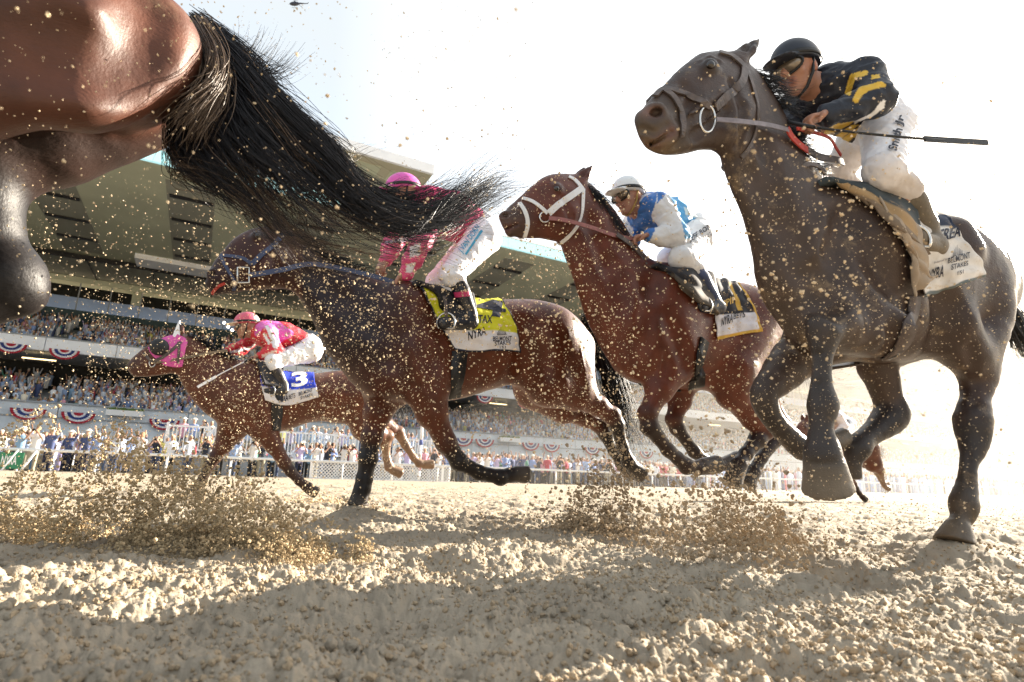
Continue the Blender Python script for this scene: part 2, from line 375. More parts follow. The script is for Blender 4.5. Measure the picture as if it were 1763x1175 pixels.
# ---------------------------------------------------------------- the horses
def spline3(pts, n): return spline(pts, n)
class Plane:
    """upright plane a horse gallops in; lat > 0 is its far side, away from the rail"""
    def __init__(s, dist, dev=0.0):
        a = R(dev); s.b = Vector((math.cos(a), -math.sin(a), 0)); s.w = Vector((math.sin(a), math.cos(a), 0)); s.dist = dist
    def pt(s, px, py, lat=0.0):
        d = ray(px, py); return EYE + d*((s.dist+lat)/d.dot(s.w))
    def mirror(s, P):
        P = Vector(P); return P - s.w*(2*(P.dot(s.w)-s.dist))
    def loc(s, x, z, lat=0.0):
        return s.b*x + s.w*(s.dist+lat) + Vector((0, 0, z))
DUST = (.30, .21, .12)
class Horse:
    def __init__(s, plane, coat, points, muzzle):
        s.P = plane; s.S = SDF(); s.coat = coat; s.black = points; s.muz = muzzle
    def q(s, t):
        return s.P.pt(*t[:2], *(t[2:3] if len(t) > 2 else ()))
    def pairs(s, L, k=.08, cols=None, lat=0.0, sub=3):
        Q = []
        for i, (a, b, hw) in enumerate(L):
            A, B = (s.P.pt(*a, lat) if len(a) == 2 else Vector(a)), (s.P.pt(*b, lat) if len(b) == 2 else Vector(b))
            Q.append(((A+B)/2, (A-B).length/2, hw))
        n = (len(Q)-1)*sub+1; T = spline([(*c, r, h) for c, r, h in Q], n) if False else np.array([np.interp(np.linspace(0, len(Q)-1, n), np.arange(len(Q)), col) for col in zip(*[(*c, r, h) for c, r, h in Q])]).T
        T = spline3([(*c, r, h) for c, r, h in Q], n)
        for i in range(n-1):
            a, b = T[i], T[i+1]
            c = cols[i//sub] if cols else s.coat
            s.S.cap(a[:3], b[:3], a[3], b[3], k=k if i == 0 else .022, sq=.5*(a[4]/a[3]+b[4]/b[3]), n=s.P.w, col=c)
        return Q
    def hit(s, px, py):
        """where the line of sight first meets the body so far"""
        d = np.array(ray(px, py)); t = np.linspace(.4, 9, 900); X = np.array(EYE) + t[:, None]*d; D = np.full(len(t), 9.0)
        for p in s.S.p:
            if not p['sub']: D = smin(D, s.S.dist(p, X), p['k'])
        i = np.argmax(D < 0) if (D < 0).any() else np.argmin(D)
        return Vector(X[i]), Vector(d)
    def groove(s, pix, r=.03, depth=.008, k=.03, col=None, bump=False, raw=False):
        if s.P.dist != 1.75 and not raw: depth *= .62; k *= 1.3
        for a, b in zip(pix[:-1], pix[1:]):
            A, da = s.hit(*a[:2]); B, db = s.hit(*b[:2])
            if (A-B).length > .6: continue
            if bump: s.S.cap(A + da*(r-depth), B + db*(r-depth), r, r, k=k, col=s.coat)
            else: s.S.cap(A - da*(r-depth), B - db*(r-depth), r, r, k=k, col=col, sub=True)
    def leg(s, J, k=.05, hoof=None, hoofcol=(.055, .045, .038), first_k=.10):
        """J: (px, py, lat, r[, 'b' for black]) down to the pastern; hoof: (top px,py,lat,r),(bottom px,py,lat,r)"""
        col = s.coat
        for i in range(len(J)-1):
            a, b = J[i], J[i+1]
            if len(b) > 4 and b[4] is not None: col = {'b': s.black, 'c': s.coat}.get(b[4], b[4]) if isinstance(b[4], str) else b[4]
            A, B = s.P.pt(*a[:3]), s.P.pt(*b[:3])
            if i < 2: s.S.cap(A, B, a[3], b[3], k=first_k if i == 0 else k, col=col)
            else:
                m_ = A.lerp(B, .5); rm = .80*(a[3]+b[3])/2; s.S.cap(A, m_, a[3]*.96, rm, k=.016, col=col); s.S.cap(m_, B, rm, b[3]*.96, k=.016, col=col)
        if hoof:
            a, b = hoof
            s.S.cap(s.P.pt(*J[-1][:3]), s.P.pt(*a[:3]), J[-1][3], a[3]*.8, k=.02, col=col)
            s.S.cap(s.P.pt(*a[:3]), s.P.pt(*b[:3]), a[3], b[3], k=.018, col=hoofcol, flat=True)
    def leg2(s, lat, L, hoof=None, hoofcol=(.055, .045, .038), first_k=.09, black_from=3, dlat=0.0, fat=.95):
        """leg given by pairs of outline points down its length"""
        Q = []
        for i, (a, b) in enumerate(L):
            c = s.P.pt((a[0]+b[0])/2, (a[1]+b[1])/2, lat + dlat*i/(len(L)-1)); dz = (c-EYE).dot(_f); Q.append((c, .5*math.hypot(a[0]-b[0], a[1]-b[1])*dz/FPX*fat))
        n = (len(Q)-1)*2+1; T = spline([(*c, r) for c, r in Q], n)
        for i in range(n-1): s.S.cap(T[i][:3], T[i+1][:3], T[i][3], T[i+1][3], k=first_k if i == 0 else (.04 if i == 1 else .012), col=s.black if i >= black_from*2 else s.coat)
        if hoof:
            (a, b, l0), (a2, b2, l1) = hoof
            H_ = []
            for (x, y, l_) in ((a, b, l0), (a2, b2, l1)):
                c = s.P.pt((x[0]+y[0])/2, (x[1]+y[1])/2, l_); H_.append((c, .5*math.hypot(x[0]-y[0], x[1]-y[1])*(c-EYE).dot(_f)/FPX*.95))
            s.S.cap(T[-1][:3], H_[0][0], T[-1][3], H_[0][1]*.85, k=.01, col=s.black); s.S.cap(H_[0][0], H_[1][0], H_[0][1], H_[1][1], k=.012, col=hoofcol, flat=True)
    def extra(s, L):
        for a, b, k in L: s.S.cap(s.P.pt(*a[:3]), s.P.pt(*b[:3]), a[3], b[3], k=k, col=s.coat)
    def head(s, L, nostril=None, nr=.02, eye=None, mouth=None, ear=None, lip=None):
        n = len(L)-1
        cols = [s.coat]*(n-1) + [s.muz]
        Q = s.pairs(L, k=.04, cols=cols); s.headQ = Q
        ww = s.P.w
        if lip: s.S.cap(s.P.pt(*lip[0]), s.P.pt(*lip[1]), lip[2], lip[2], k=.03, col=s.muz)
        if eye:
            for sg in (-1, 1):
                p = s.P.pt(*eye[:2], -eye[2]);  p = p if sg < 0 else s.P.mirror(p)
                s.S.ell(p, (.034, .026, .03), k=.03, col=s.black)
        if nostril:
            f = (s.P.pt(*nostril[:2])-Q[0][0]).normalized(); p, d = s.hit(*nostril[:2]); up = d.cross(f).normalized()
            if up.z < 0: up = -up
            fx = up.cross(d).normalized()
            for pp, aa in ((p, (fx, d, up)), (s.P.mirror(p), None)):
                if aa is None: m_ = lambda v: s.P.mirror(p+v)-s.P.mirror(p); aa = (m_(fx), m_(d), m_(up))
                s.S.ell(pp+aa[1]*nr*.55, (nr*1.75, nr*1.0, nr*1.55), ax=aa, k=.02, col=s.muz)
                s.S.ell(pp-aa[1]*nr*.15, (nr*1.05, nr*1.2, nr*.72), ax=aa, k=.006, col=(.07, .010, .010), sub=True)
        if mouth:
            A, da = s.hit(*mouth[0]); B, db = s.hit(*mouth[1])
            for k_ in range(2):
                f_ = (lambda v: v) if k_ == 0 else s.P.mirror
                s.S.cap(f_(A-da*.002), f_(B-db*.002), mouth[3], mouth[3]*.7, k=.006, col=(.12, .03, .025), sub=True)
        if ear:
            for e in ear:
                b0, b1, t, latb, latt, r = e
                A = (s.P.pt(*b0, latb) + s.P.pt(*b1, latb))/2; B = s.P.pt(*t, latt); m = A.lerp(B, .42); f_ = s.P.b*-.75-s.P.w*.66
                A = A.lerp(B, -.12)
                s.S.cap(A, m, r*.85, r, k=.03, col=s.coat, sq=.5, n=f_)
                s.S.cap(m, A.lerp(B, .75), r, r*.62, k=.01, col=s.coat, sq=.5, n=f_)
                s.S.cap(A.lerp(B, .75), B, r*.62, .010, k=.01, col=s.black, sq=.6, n=f_)
                o_ = f_.normalized()*r*.5
                s.S.cap(A.lerp(B, .35)+o_, A.lerp(B, .85)+o_, r*.48, r*.2, k=.008, col=s.black, sub=True)
    def build(s, label, h, m, paint=None, group=None, relax=2):
        V, F = s.S.mesh(h, relax); V = wrinkle(V, F, .0055, .16, 3, (1, 1, .8)); V = wrinkle(V, F, .0022, .05, 8); s.V, s.F = V, F; s.bv = bvh_of(V, F)
        cols = s.S.colors(V, s.coat)
        if paint is not None: cols = paint(s, V, cols)
        s.o = mesh_obj('horse', V, F, m, None, True, cols)
        tag(s.o, label, 'horse', group)
        return s.o
    def eyeball(s, px, py, r=.019):
        p, nn = cast(s.bv, px, py, -r*.62)
        for pp in (p, s.P.mirror(p)):
            pass
        V, F = SDF().ell(p, (r, r, r)).mesh(r/4, 1); o = mesh_obj('eye', V, F, M['eye'], s.o)
        V, F = SDF().ell(s.P.mirror(p), (r, r, r)).mesh(r/4, 1); o = mesh_obj('eye', V, F, M['eye'], s.o)
def strands(name, guides, n, r, m, parent=None, npt=22, jit=.012, flare=.05, seed=1, clump=0, wave=.0, rad=3, tmin=.75, start_jit=None):
    """hair: each strand runs between neighbouring guide lines, straying more towards its tip"""
    g = np.random.default_rng(seed); G = np.array([spline(q, npt) for q in guides]); ng = len(G)
    pos = g.random(n)*(ng-1)
    if clump:
        cc = g.random(clump)*(ng-1); j = g.integers(0, clump, n); pos = np.where(g.random(n) < .75, np.clip(cc[j] + g.normal(0, .12, n), 0, ng-1.001), pos)
        coff = g.normal(0, 1, (clump, 3)); co = coff[j]
    else: co = np.zeros((n, 3))
    i = np.clip(pos.astype(int), 0, ng-2); u = (pos-i)[:, None, None]
    S = G[i]*(1-u) + G[i+1]*u
    T = np.linspace(0, 1, npt)[None, :, None]
    S = S + (g.normal(0, 1, (n, 1, 3))*(jit + flare*T**1.6)) + co[:, None, :]*flare*.8*T**1.3
    if wave:
        ph = g.random((n, 1, 3))*6.28; fr = 1.5 + 2*g.random((n, 1, 1)); S = S + np.sin(T*6.28*fr+ph)*wave*T
    L = tmin + (1-tmin)*g.random((n, 1)); tt = np.linspace(0, 1, npt)[None]*L*(npt-1); a = np.clip(tt.astype(int), 0, npt-2); f = (tt-a)[..., None]
    rows = np.arange(n)[:, None]; S = S[rows, a]*(1-f) + S[rows, a+1]*f
    D = np.gradient(S, axis=1); D /= np.linalg.norm(D, axis=-1, keepdims=True)+1e-9
    a1 = np.cross(D, np.array([.31, .62, .72])); a1 /= np.linalg.norm(a1, axis=-1, keepdims=True)+1e-9; a2 = np.cross(D, a1)
    rr = r*(.6+.8*g.random((n, 1, 1)))*(1-.75*T**2)
    ring = [S + rr*(a1*math.cos(6.283*k/rad) + a2*math.sin(6.283*k/rad)) for k in range(rad)]
    V = np.stack(ring, 2).reshape(-1, 3)
    base = np.arange(n)[:, None, None]*npt*rad + np.arange(npt-1)[None, :, None]*rad; k = np.arange(rad)[None, None]
    F = np.stack([base+k, base+(k+1) % rad, base+rad+(k+1) % rad, base+rad+k], -1).reshape(-1, 4)
    return mesh_obj(name, V, F, m, parent, True)
M = {}
M['coat'] = mat('horse coat', (1, 1, 1), rough=.40, spec=.30, vcol=True, noise=.28, nscale=9, bump=.1, bscale=40, grain=.30)
M['coat_sweat'] = mat('sweaty horse coat', (1, 1, 1), rough=.52, spec=.34, vcol=True, noise=.34, nscale=7, bump=.15, bscale=30, grain=.22, dirt=(.16, .09, .055), dirt_amt=.06, dscale=5)
M['coat_mud'] = mat('muddy horse coat', (1, 1, 1), rough=.42, spec=.34, vcol=True, noise=.25, nscale=10, bump=.15, bscale=160, dirt=(.23, .16, .09), dirt_amt=.16, dscale=7, grain=.30)
M['eye'] = mat('eye', (.012, .007, .005), rough=.06, spec=.8)
M['hair'] = mat('black hair', (.006, .0058, .0085), rough=.36, spec=.38)
M['hair_brown'] = mat('brown hair', (.11, .075, .05), rough=.4, spec=.45)

def dusty(s, V, cols):
    """dried track dirt thrown up on the chest, legs and belly"""
    x, y = project(V)
    return cols
# ---- A: the dark bay close on the right
def horse_A():
    P = Plane(1.68, 4.0)
    H = Horse(P, (.040, .024, .020), (.021, .018, .020), (.062, .050, .040))
    H.pairs([((1400,350),(1420,592),.19), ((1435,322),(1462,610),.24), ((1490,338),(1525,620),.265), ((1550,362),(1588,612),.275), ((1592,376),(1622,592),.255), ((1625,386),(1655,575),.25), ((1652,404),(1672,556),.21)], k=.1)
    H.pairs([((1290,140),(1294,262),.072), ((1326,205),(1302,342),.08), ((1362,268),(1324,402),.10), ((1398,318),(1354,478),.135), ((1432,350),(1392,556),.18)], k=.06)
    H.head([((1246,96),(1280,236),.080), ((1214,106),(1258,252),.082), ((1183,131),(1226,246),.068), ((1158,153),(1193,250),.054), ((1139,174),(1166,257),.052), ((1121,192),(1146,258),.053)],
           nostril=(1129,194,.036), nr=.026, eye=(1224,113,.085), mouth=((1117,250),(1156,227),.052,.009), ear=[((1262,90),(1284,108),(1306,69),-.05,-.06,.036), ((1262,90),(1284,108),(1290,78),.05,.06,.036)], lip=((1105,205),(1122,240),.024))
    # near fore: raised, hoof towards us
    H.leg2(-.19, [((1500,500),(1520,610)), ((1478,516),(1492,600)), ((1450,525),(1462,590)), ((1398,540),(1448,580)), ((1391,575),(1446,578)), ((1398,602),(1435,602)), ((1400,635),(1430,635)), ((1397,670),(1432,670)), ((1391,698),(1442,698)), ((1395,722),(1434,722)), ((1395,745),(1432,745)), ((1390,768),(1442,768)), ((1386,786),(1448,786))],
           hoof=(((1385,792),(1452,792),-.19), ((1382,846),(1470,846),-.165)), hoofcol=(.14,.122,.10))
    H.extra([((1452,490,-.12,.12),(1500,560,-.15,.11),.08)])
    # far fore: folded
    H.leg2(.13, [((1380,560),(1440,600)), ((1332,600),(1400,640)), ((1308,642),(1362,668)), ((1292,676),(1339,680)), ((1299,706),(1341,700)), ((1318,733),(1352,724)), ((1345,764),(1374,742)), ((1368,788),(1396,758)), ((1398,784),(1412,758))], hoof=(((1415,780),(1424,752),.13), ((1448,770),(1458,736),.13)), hoofcol=(.10,.088,.075), dlat=.02)
    # near hind: planted
    H.leg2(-.13, [((1628,520),(1728,500)), ((1640,560),(1732,545)), ((1634,592),(1722,584)), ((1651,621),(1717,616)), ((1655,655),(1712,650)), ((1657,684),(1700,690)), ((1646,722),(1704,726)), ((1652,752),(1700,756)), ((1656,778),(1692,780)), ((1655,800),(1681,802)), ((1651,828),(1679,840)), ((1640,856),(1680,866)), ((1638,870),(1680,880)), ((1641,886),(1672,896))],
           hoof=(((1630,900),(1668,902),-.13), ((1610,936),(1679,938),-.13)), hoofcol=(.09,.075,.062), black_from=6)
    # far hind: lifted
    H.leg2(.12, [((1500,570),(1580,570)), ((1474,615),(1545,612)), ((1490,655),(1546,650)), ((1504,686),(1552,684)), ((1508,708),(1564,712)), ((1500,722),(1554,728)), ((1488,736),(1525,750)), ((1472,748),(1502,768)), ((1457,764),(1494,784)), ((1461,788),(1479,798))], hoof=(((1460,796),(1482,802),.12), ((1464,824),(1484,828),.12)), black_from=4)
    H.extra([((1470,420,-.12,.15),(1500,530,-.13,.14),.12), ((1440,470,-.08,.14),(1420,560,-.08,.12),.1), ((1440,470,.10,.14),(1420,570,.10,.12),.1),
             ((1650,450,-.13,.14),(1690,500,-.08,.14),.1), ((1640,560,-.17,.10),(1665,610,-.15,.10),.08), ((1275,200,-.045,.06),(1262,240,-.05,.05),.05), ((1696,722,-.13,.030),(1690,745,-.13,.03),.02),
             ((1240,160,-.06,.012),(1180,195,-.055,.010),.03)])
    rw = dict(raw=True)
    H.groove([(1258,140),(1277,180),(1280,218),(1270,252)], .016, .014, .018, **rw); H.groove([(1240,158),(1212,178),(1182,198),(1170,205)], .012, .008, .014, bump=True, **rw); H.groove([(1252,186),(1225,212),(1198,232)], .022, .010, .025, **rw)
    H.groove([(1206,107),(1222,100),(1240,106)], .010, .010, .010, bump=True, **rw); H.groove([(1208,120),(1222,125),(1238,120)], .009, .006, .010, bump=True, **rw); H.groove([(1180,146),(1192,175),(1172,202)], .02, .007, .025, **rw); H.groove([(1106,222),(1128,228),(1150,214)], .014, .010, .012, **rw)
    H.groove([(1116,250),(1124,247),(1132,244),(1140,239),(1148,233),(1156,227)], .009, .012, .004, col=(.14, .03, .025), **rw); H.groove([(1150,262),(1166,250),(1176,236)], .012, .007, .012, **rw)
    for v in ([(1250,178),(1232,200),(1206,214),(1190,216)], [(1214,166),(1200,190),(1186,196)], [(1300,270),(1326,330),(1360,400),(1392,462)], [(1430,500),(1424,540),(1418,580)], [(1600,560),(1570,585),(1535,596),(1500,600)], [(1590,545),(1565,560),(1552,588)], [(1690,600),(1684,650),(1676,690)]): H.groove(v, .006, .005, .006, bump=True, **rw)
    H.groove([(1318,240),(1345,330),(1378,420)], .035, .010, .04, **rw); H.groove([(1452,380),(1440,430),(1428,470)], .03, .010, .04, **rw); H.groove([(1530,470),(1520,530),(1508,580)], .03, .008, .04, **rw)
    H.groove([(1455,440),(1500,500),(1522,545)], .05, .016, .05); H.groove([(1400,470),(1420,510),(1440,530)], .05, .014, .05)
    H.groove([(1470,360),(1462,420),(1452,470)], .05, .012, .06); H.groove([(1310,300),(1345,380),(1385,460)], .05, .010, .05)
    H.groove([(1548,470),(1556,540),(1545,600)], .04, .010, .05); H.groove([(1620,470),(1640,530),(1632,585)], .06, .018, .06)
    H.groove([(1672,600),(1680,660),(1678,690)], .025, .007, .02)
    H.groove([(1408,610),(1405,660),(1408,690)], .014, .004, .01); H.groove([(1668,780),(1664,830)], .014, .005, .01)
    H.groove([(1648,400),(1665,430)], .06, .012, .06, bump=True); H.groove([(1500,360),(1540,440),(1580,520)], .08, .006, .08)
    def paint(s, V, c):
        x, y = project(V); g = np.random.default_rng(3)
        t = np.clip((430-np.hypot((x-1370)/1.0, (y-480)/1.5))/430, 0, 1)*.22       # dried mud over chest and forehand
        t += np.clip((y-760)/160, 0, 1)*.55*(x > 1560)
        t = np.clip(t, 0, .7)[:, None]; c = c*(1-t) + np.array((.10, .07, .04))*t
        m = np.clip((y-212)/40, 0, 1)*np.clip((1175-x)/30, 0, 1)*(y < 300)*.75*np.clip(.4+vnoise(x/9, y/9, 4), 0, 1); m = m[:, None]; c = c*(1-m) + np.array((.15, .10, .05))*m
        m = np.exp(-((x-1112)/14)**2-((y-192)/12)**2)[:, None]*.5; return c*(1-m) + np.array((.20, .11, .09))*m
    H.build('dark muddy bay horse in a plain leather bridle, front hoof raised towards the viewer', .008, M['coat_mud'], paint)
    H.eyeball(1224, 112, .021)
    return H
# ---- B: the bay in the white bridle
def horse_B():
    P = Plane(2.8, 0.0)
    H = Horse(P, (.100, .026, .013), (.022, .012, .010), (.065, .046, .036))
    H.pairs([((1108,468),(1112,640),.20), ((1135,462),(1150,662),.25), ((1180,480),(1192,668),.27), ((1228,487),(1240,660),.27), ((1268,492),(1280,640),.27), ((1292,508),(1300,625),.23)], k=.1)
    H.pairs([((992,320),(1000,415),.075), ((1022,340),(1008,450),.085), ((1048,378),(1024,498),.10), ((1080,425),(1050,565),.14), ((1110,455),(1080,630),.19)], k=.08)
    H.head([((985,306),(994,400),.085), ((955,308),(970,412),.09), ((918,333),(938,405),.066), ((893,352),(910,405),.054), ((880,362),(895,404),.054)],
           nostril=(870,371,.034), nr=.017, eye=(959,325,.082), mouth=((866,395),(886,388),.05,.006), ear=[((986,306),(1008,318),(1019,287),-.05,-.06,.036), ((986,306),(1004,316),(1006,290),.05,.06,.036)], lip=((868,378),(878,402),.022))
    H.leg([(1120,560,-.12,.15), (1158,630,-.15,.12), (1135,672,-.16,.088), (1115,712,-.16,.064), (1119,735,-.16,.06,'b'), (1150,775,-.16,.045), (1182,803,-.16,.052), (1200,806,-.16,.045)], hoof=((1206,804,-.16,.05),(1236,800,-.16,.06)))
    H.leg([(1130,560,.12,.15), (1172,640,.14,.12), (1170,690,.15,.085), (1160,722,.15,.06), (1166,738,.15,.055,'b'), (1195,778,.15,.045), (1225,802,.15,.05), (1240,800,.15,.045)], hoof=((1246,800,.15,.05),(1272,790,.15,.058)))
    H.leg([(1285,560,-.10,.20), (1258,640,-.14,.16), (1262,678,-.14,.12), (1296,722,-.14,.082), (1314,742,-.14,.075), (1304,758,-.14,.062,'b'), (1284,782,-.14,.048), (1272,800,-.14,.055)], hoof=((1270,806,-.14,.055),(1260,836,-.14,.065)))
    H.leg([(1290,560,.10,.20), (1290,640,.13,.15), (1320,690,.13,.10), (1345,730,.13,.075), (1340,750,.13,.07,'b'), (1310,790,.13,.046), (1298,812,.13,.05)], hoof=((1296,816,.13,.05),(1286,838,.13,.06)))
    H.extra([((1150,500,-.13,.16),(1160,600,-.14,.14),.12), ((1090,540,-.08,.15),(1095,620,-.08,.13),.1), ((1090,540,.08,.15),(1095,620,.08,.13),.1), ((1290,540,-.12,.15),(1315,570,-.06,.13),.1), ((978,370,-.045,.06),(970,390,-.05,.05),.05), ((940,350,-.055,.012),(905,370,-.045,.010),.03)])
    for v in ([(1020,400),(1045,470),(1070,540)], [(1140,600),(1132,650),(1120,690)], [(1180,640),(1215,645),(1245,640)], [(965,360),(945,378),(925,384)]): H.groove(v, .007, .006, .007, bump=True, raw=True)
    H.groove([(970,345),(982,372),(974,396)], .018, .012, .02, raw=True); H.groove([(864,397),(876,393),(890,387)], .007, .009, .005, col=(.10,.03,.025), raw=True)
    H.groove([(1150,540),(1180,600),(1190,630)], .05, .014, .05); H.groove([(1020,380),(1050,450),(1075,520)], .05, .010, .05)
    H.groove([(1125,480),(1120,540),(1112,590)], .05, .012, .06); H.groove([(1090,590),(1105,640)], .05, .014, .05)
    H.build('bright bay horse in a white bridle galloping beside the dark muddy horse', .009, M['coat'])
    H.eyeball(959, 325, .020)
    return H
# ---- C: number four in the middle
def horse_C():
    P = Plane(3.6, 0.0)
    H = Horse(P, (.092, .024, .0095), (.010, .007, .007), (.016, .012, .014))
    H.pairs([((690,498),(682,662),.20), ((722,498),(722,688),.25), ((775,515),(776,686),.28), ((830,522),(830,670),.28), ((880,520),(878,660),.28), ((925,522),(920,665),.28), ((952,535),(950,650),.25)], k=.1)
    H.pairs([((498,410),(512,490),.075), ((540,440),(540,515),.085), ((590,462),(572,560),.10), ((640,482),(606,620),.14), ((675,495),(650,675),.19)], k=.08)
    H.head([((482,398),(502,488),.085), ((446,398),(462,494),.09), ((408,428),(424,496),.066), ((384,453),(402,500),.054), ((372,466),(388,500),.054)],
           nostril=(366,472,.04), nr=.018, eye=(444,407,.082), mouth=((366,500),(392,484),.05,.006), ear=[((470,392),(492,404),(486,372),-.05,-.06,.036), ((470,392),(490,402),(474,370),.05,.06,.036)], lip=((360,490),(372,502),.02))
    # near fore: folded back under the girth
    H.leg([(700,600,-.12,.16), (732,662,-.15,.14), (744,712,-.16,.105), (768,762,-.16,.072), (790,795,-.16,.062,'b'), (825,814,-.16,.050), (862,822,-.16,.056), (878,818,-.16,.048)], hoof=((884,816,-.16,.052),(908,818,-.16,.062)))
    # far fore: planted
    H.leg([(670,600,.08,.16), (668,668,.10,.13), (650,712,.10,.095), (640,752,.10,.074), (634,790,.10,.066,'b'), (627,826,.10,.054), (624,842,.10,.056), (621,852,.10,.05)], hoof=((620,856,.10,.056),(616,872,.10,.068)))
    H.leg([(940,590,-.10,.22), (946,660,-.13,.17), (990,680,-.14,.125), (1030,700,-.14,.085), (1053,716,-.14,.076), (1062,732,-.14,.062,'b'), (1071,768,-.14,.047), (1082,796,-.14,.055)], hoof=((1088,804,-.14,.052),(1106,818,-.14,.07)))
    H.leg([(930,590,.10,.20), (920,670,.12,.15), (970,705,.13,.115), (1010,720,.13,.08), (1034,734,.13,.07), (1042,748,.13,.058,'b'), (1056,778,.13,.045), (1070,798,.13,.05)], hoof=((1074,804,.13,.05),(1092,818,.13,.06)))
    H.extra([((705,530,-.14,.16),(715,630,-.15,.14),.12), ((640,590,-.08,.15),(660,650,-.08,.13),.1), ((640,590,.08,.15),(660,650,.08,.13),.1), ((950,580,-.14,.17),(990,600,-.06,.15),.1), ((970,620,-.14,.13),(1000,670,-.13,.11),.08), ((945,575,-.07,.17),(985,635,-.10,.15),.12), ((470,450,-.045,.06),(462,475,-.05,.05),.05), ((425,440,-.055,.012),(396,460,-.045,.010),.03)])
    for v in ([(640,540),(660,590),(684,640)], [(760,620),(800,640),(850,640)], [(780,600),(830,620),(870,625)], [(1000,600),(1008,650),(1030,690)], [(450,440),(430,462),(410,470)], [(560,490),(600,540),(640,590)], [(730,690),(745,740),(765,770)]): H.groove(v, .008, .006, .008, bump=True, raw=True)
    H.groove([(470,440),(478,465),(470,485)], .018, .012, .02, raw=True)
    H.groove([(722,560),(748,620),(752,660)], .06, .018, .06); H.groove([(660,560),(690,620),(705,665)], .05, .014, .05)
    H.groove([(700,520),(688,570),(670,620)], .05, .012, .06); H.groove([(540,470),(590,510),(640,560)], .06, .012, .06)
    H.groove([(905,560),(915,610),(905,660)], .07, .010, .09)
    H.groove([(760,540),(800,600),(850,640)], .09, .008, .09)
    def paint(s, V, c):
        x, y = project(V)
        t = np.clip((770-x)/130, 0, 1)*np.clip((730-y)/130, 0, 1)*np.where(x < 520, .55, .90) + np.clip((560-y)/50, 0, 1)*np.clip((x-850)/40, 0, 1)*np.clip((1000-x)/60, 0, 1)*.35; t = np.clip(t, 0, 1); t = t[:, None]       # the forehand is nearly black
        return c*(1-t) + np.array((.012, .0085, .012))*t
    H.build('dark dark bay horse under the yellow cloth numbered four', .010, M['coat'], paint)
    H.eyeball(444, 406, .020)
    return H
# ---- D: number three, far left, pink hood
def horse_D():
    P = Plane(6.5, 0.0)
    H = Horse(P, (.088, .028, .014), (.028, .014, .011), (.05, .032, .025))
    H.pairs([((420,628),(416,722),.20), ((440,630),(438,742),.25), ((476,640),(474,744),.28), ((515,646),(516,730),.28), ((550,644),(552,724),.28), ((590,640),(590,728),.28), ((622,646),(620,720),.26)], k=.1)
    H.pairs([((326,582),(326,640),.08), ((352,596),(346,668),.09), ((376,612),(366,698),.11), ((400,622),(390,722),.16), ((425,630),(412,738),.2)], k=.08)
    H.head([((316,580),(318,634),.088), ((290,582),(297,640),.092), ((258,600),(268,645),.068), ((240,614),(250,645),.056), ((233,620),(241,644),.056)],
           nostril=(228,630,.048), nr=.018, eye=(278,598,.082), mouth=((228,642),(244,636),.05,.006), ear=[((303,582),(316,580),(309,556),-.05,-.06,.04), ((303,582),(316,580),(314,560),.05,.06,.04)], lip=((229,632),(234,644),.022))
    H.leg([(420,690,-.12,.16), (452,736,-.15,.13), (472,768,-.16,.090), (490,798,-.16,.068), (500,812,-.16,.06,'b'), (515,828,-.16,.052), (530,840,-.16,.055)], hoof=((534,843,-.16,.055),(546,850,-.16,.065)))
    H.leg([(410,690,.12,.16), (400,740,.14,.13), (384,768,.15,.090), (370,788,.15,.066), (362,800,.15,.058,'b'), (350,822,.15,.048), (342,836,.15,.05)], hoof=((340,840,.15,.05),(334,850,.15,.065)))
    H.leg([(620,690,-.10,.22), (632,734,-.13,.17), (650,748,-.14,.12), (666,752,-.14,.084), (664,768,-.14,.06,(.20,.125,.08)), (666,790,-.14,.046), (670,804,-.14,.055)], hoof=((674,808,-.14,.05),(692,816,-.14,.06)), hoofcol=(.16,.10,.06))
    H.leg([(620,690,.10,.20), (650,728,.12,.15), (672,740,.13,.10), (686,744,.13,.075), (698,766,.13,.055,(.20,.125,.08)), (712,788,.13,.046), (722,798,.13,.05)], hoof=((728,800,.13,.05),(746,800,.13,.06)), hoofcol=(.16,.10,.06))
    H.extra([((432,650,-.14,.16),(440,700,-.15,.14),.12), ((620,680,-.14,.17),(640,700,-.06,.15),.1)])
    H.build('bay horse in a pink blinker hood with white ear covers', .014, M['coat'])
    return H
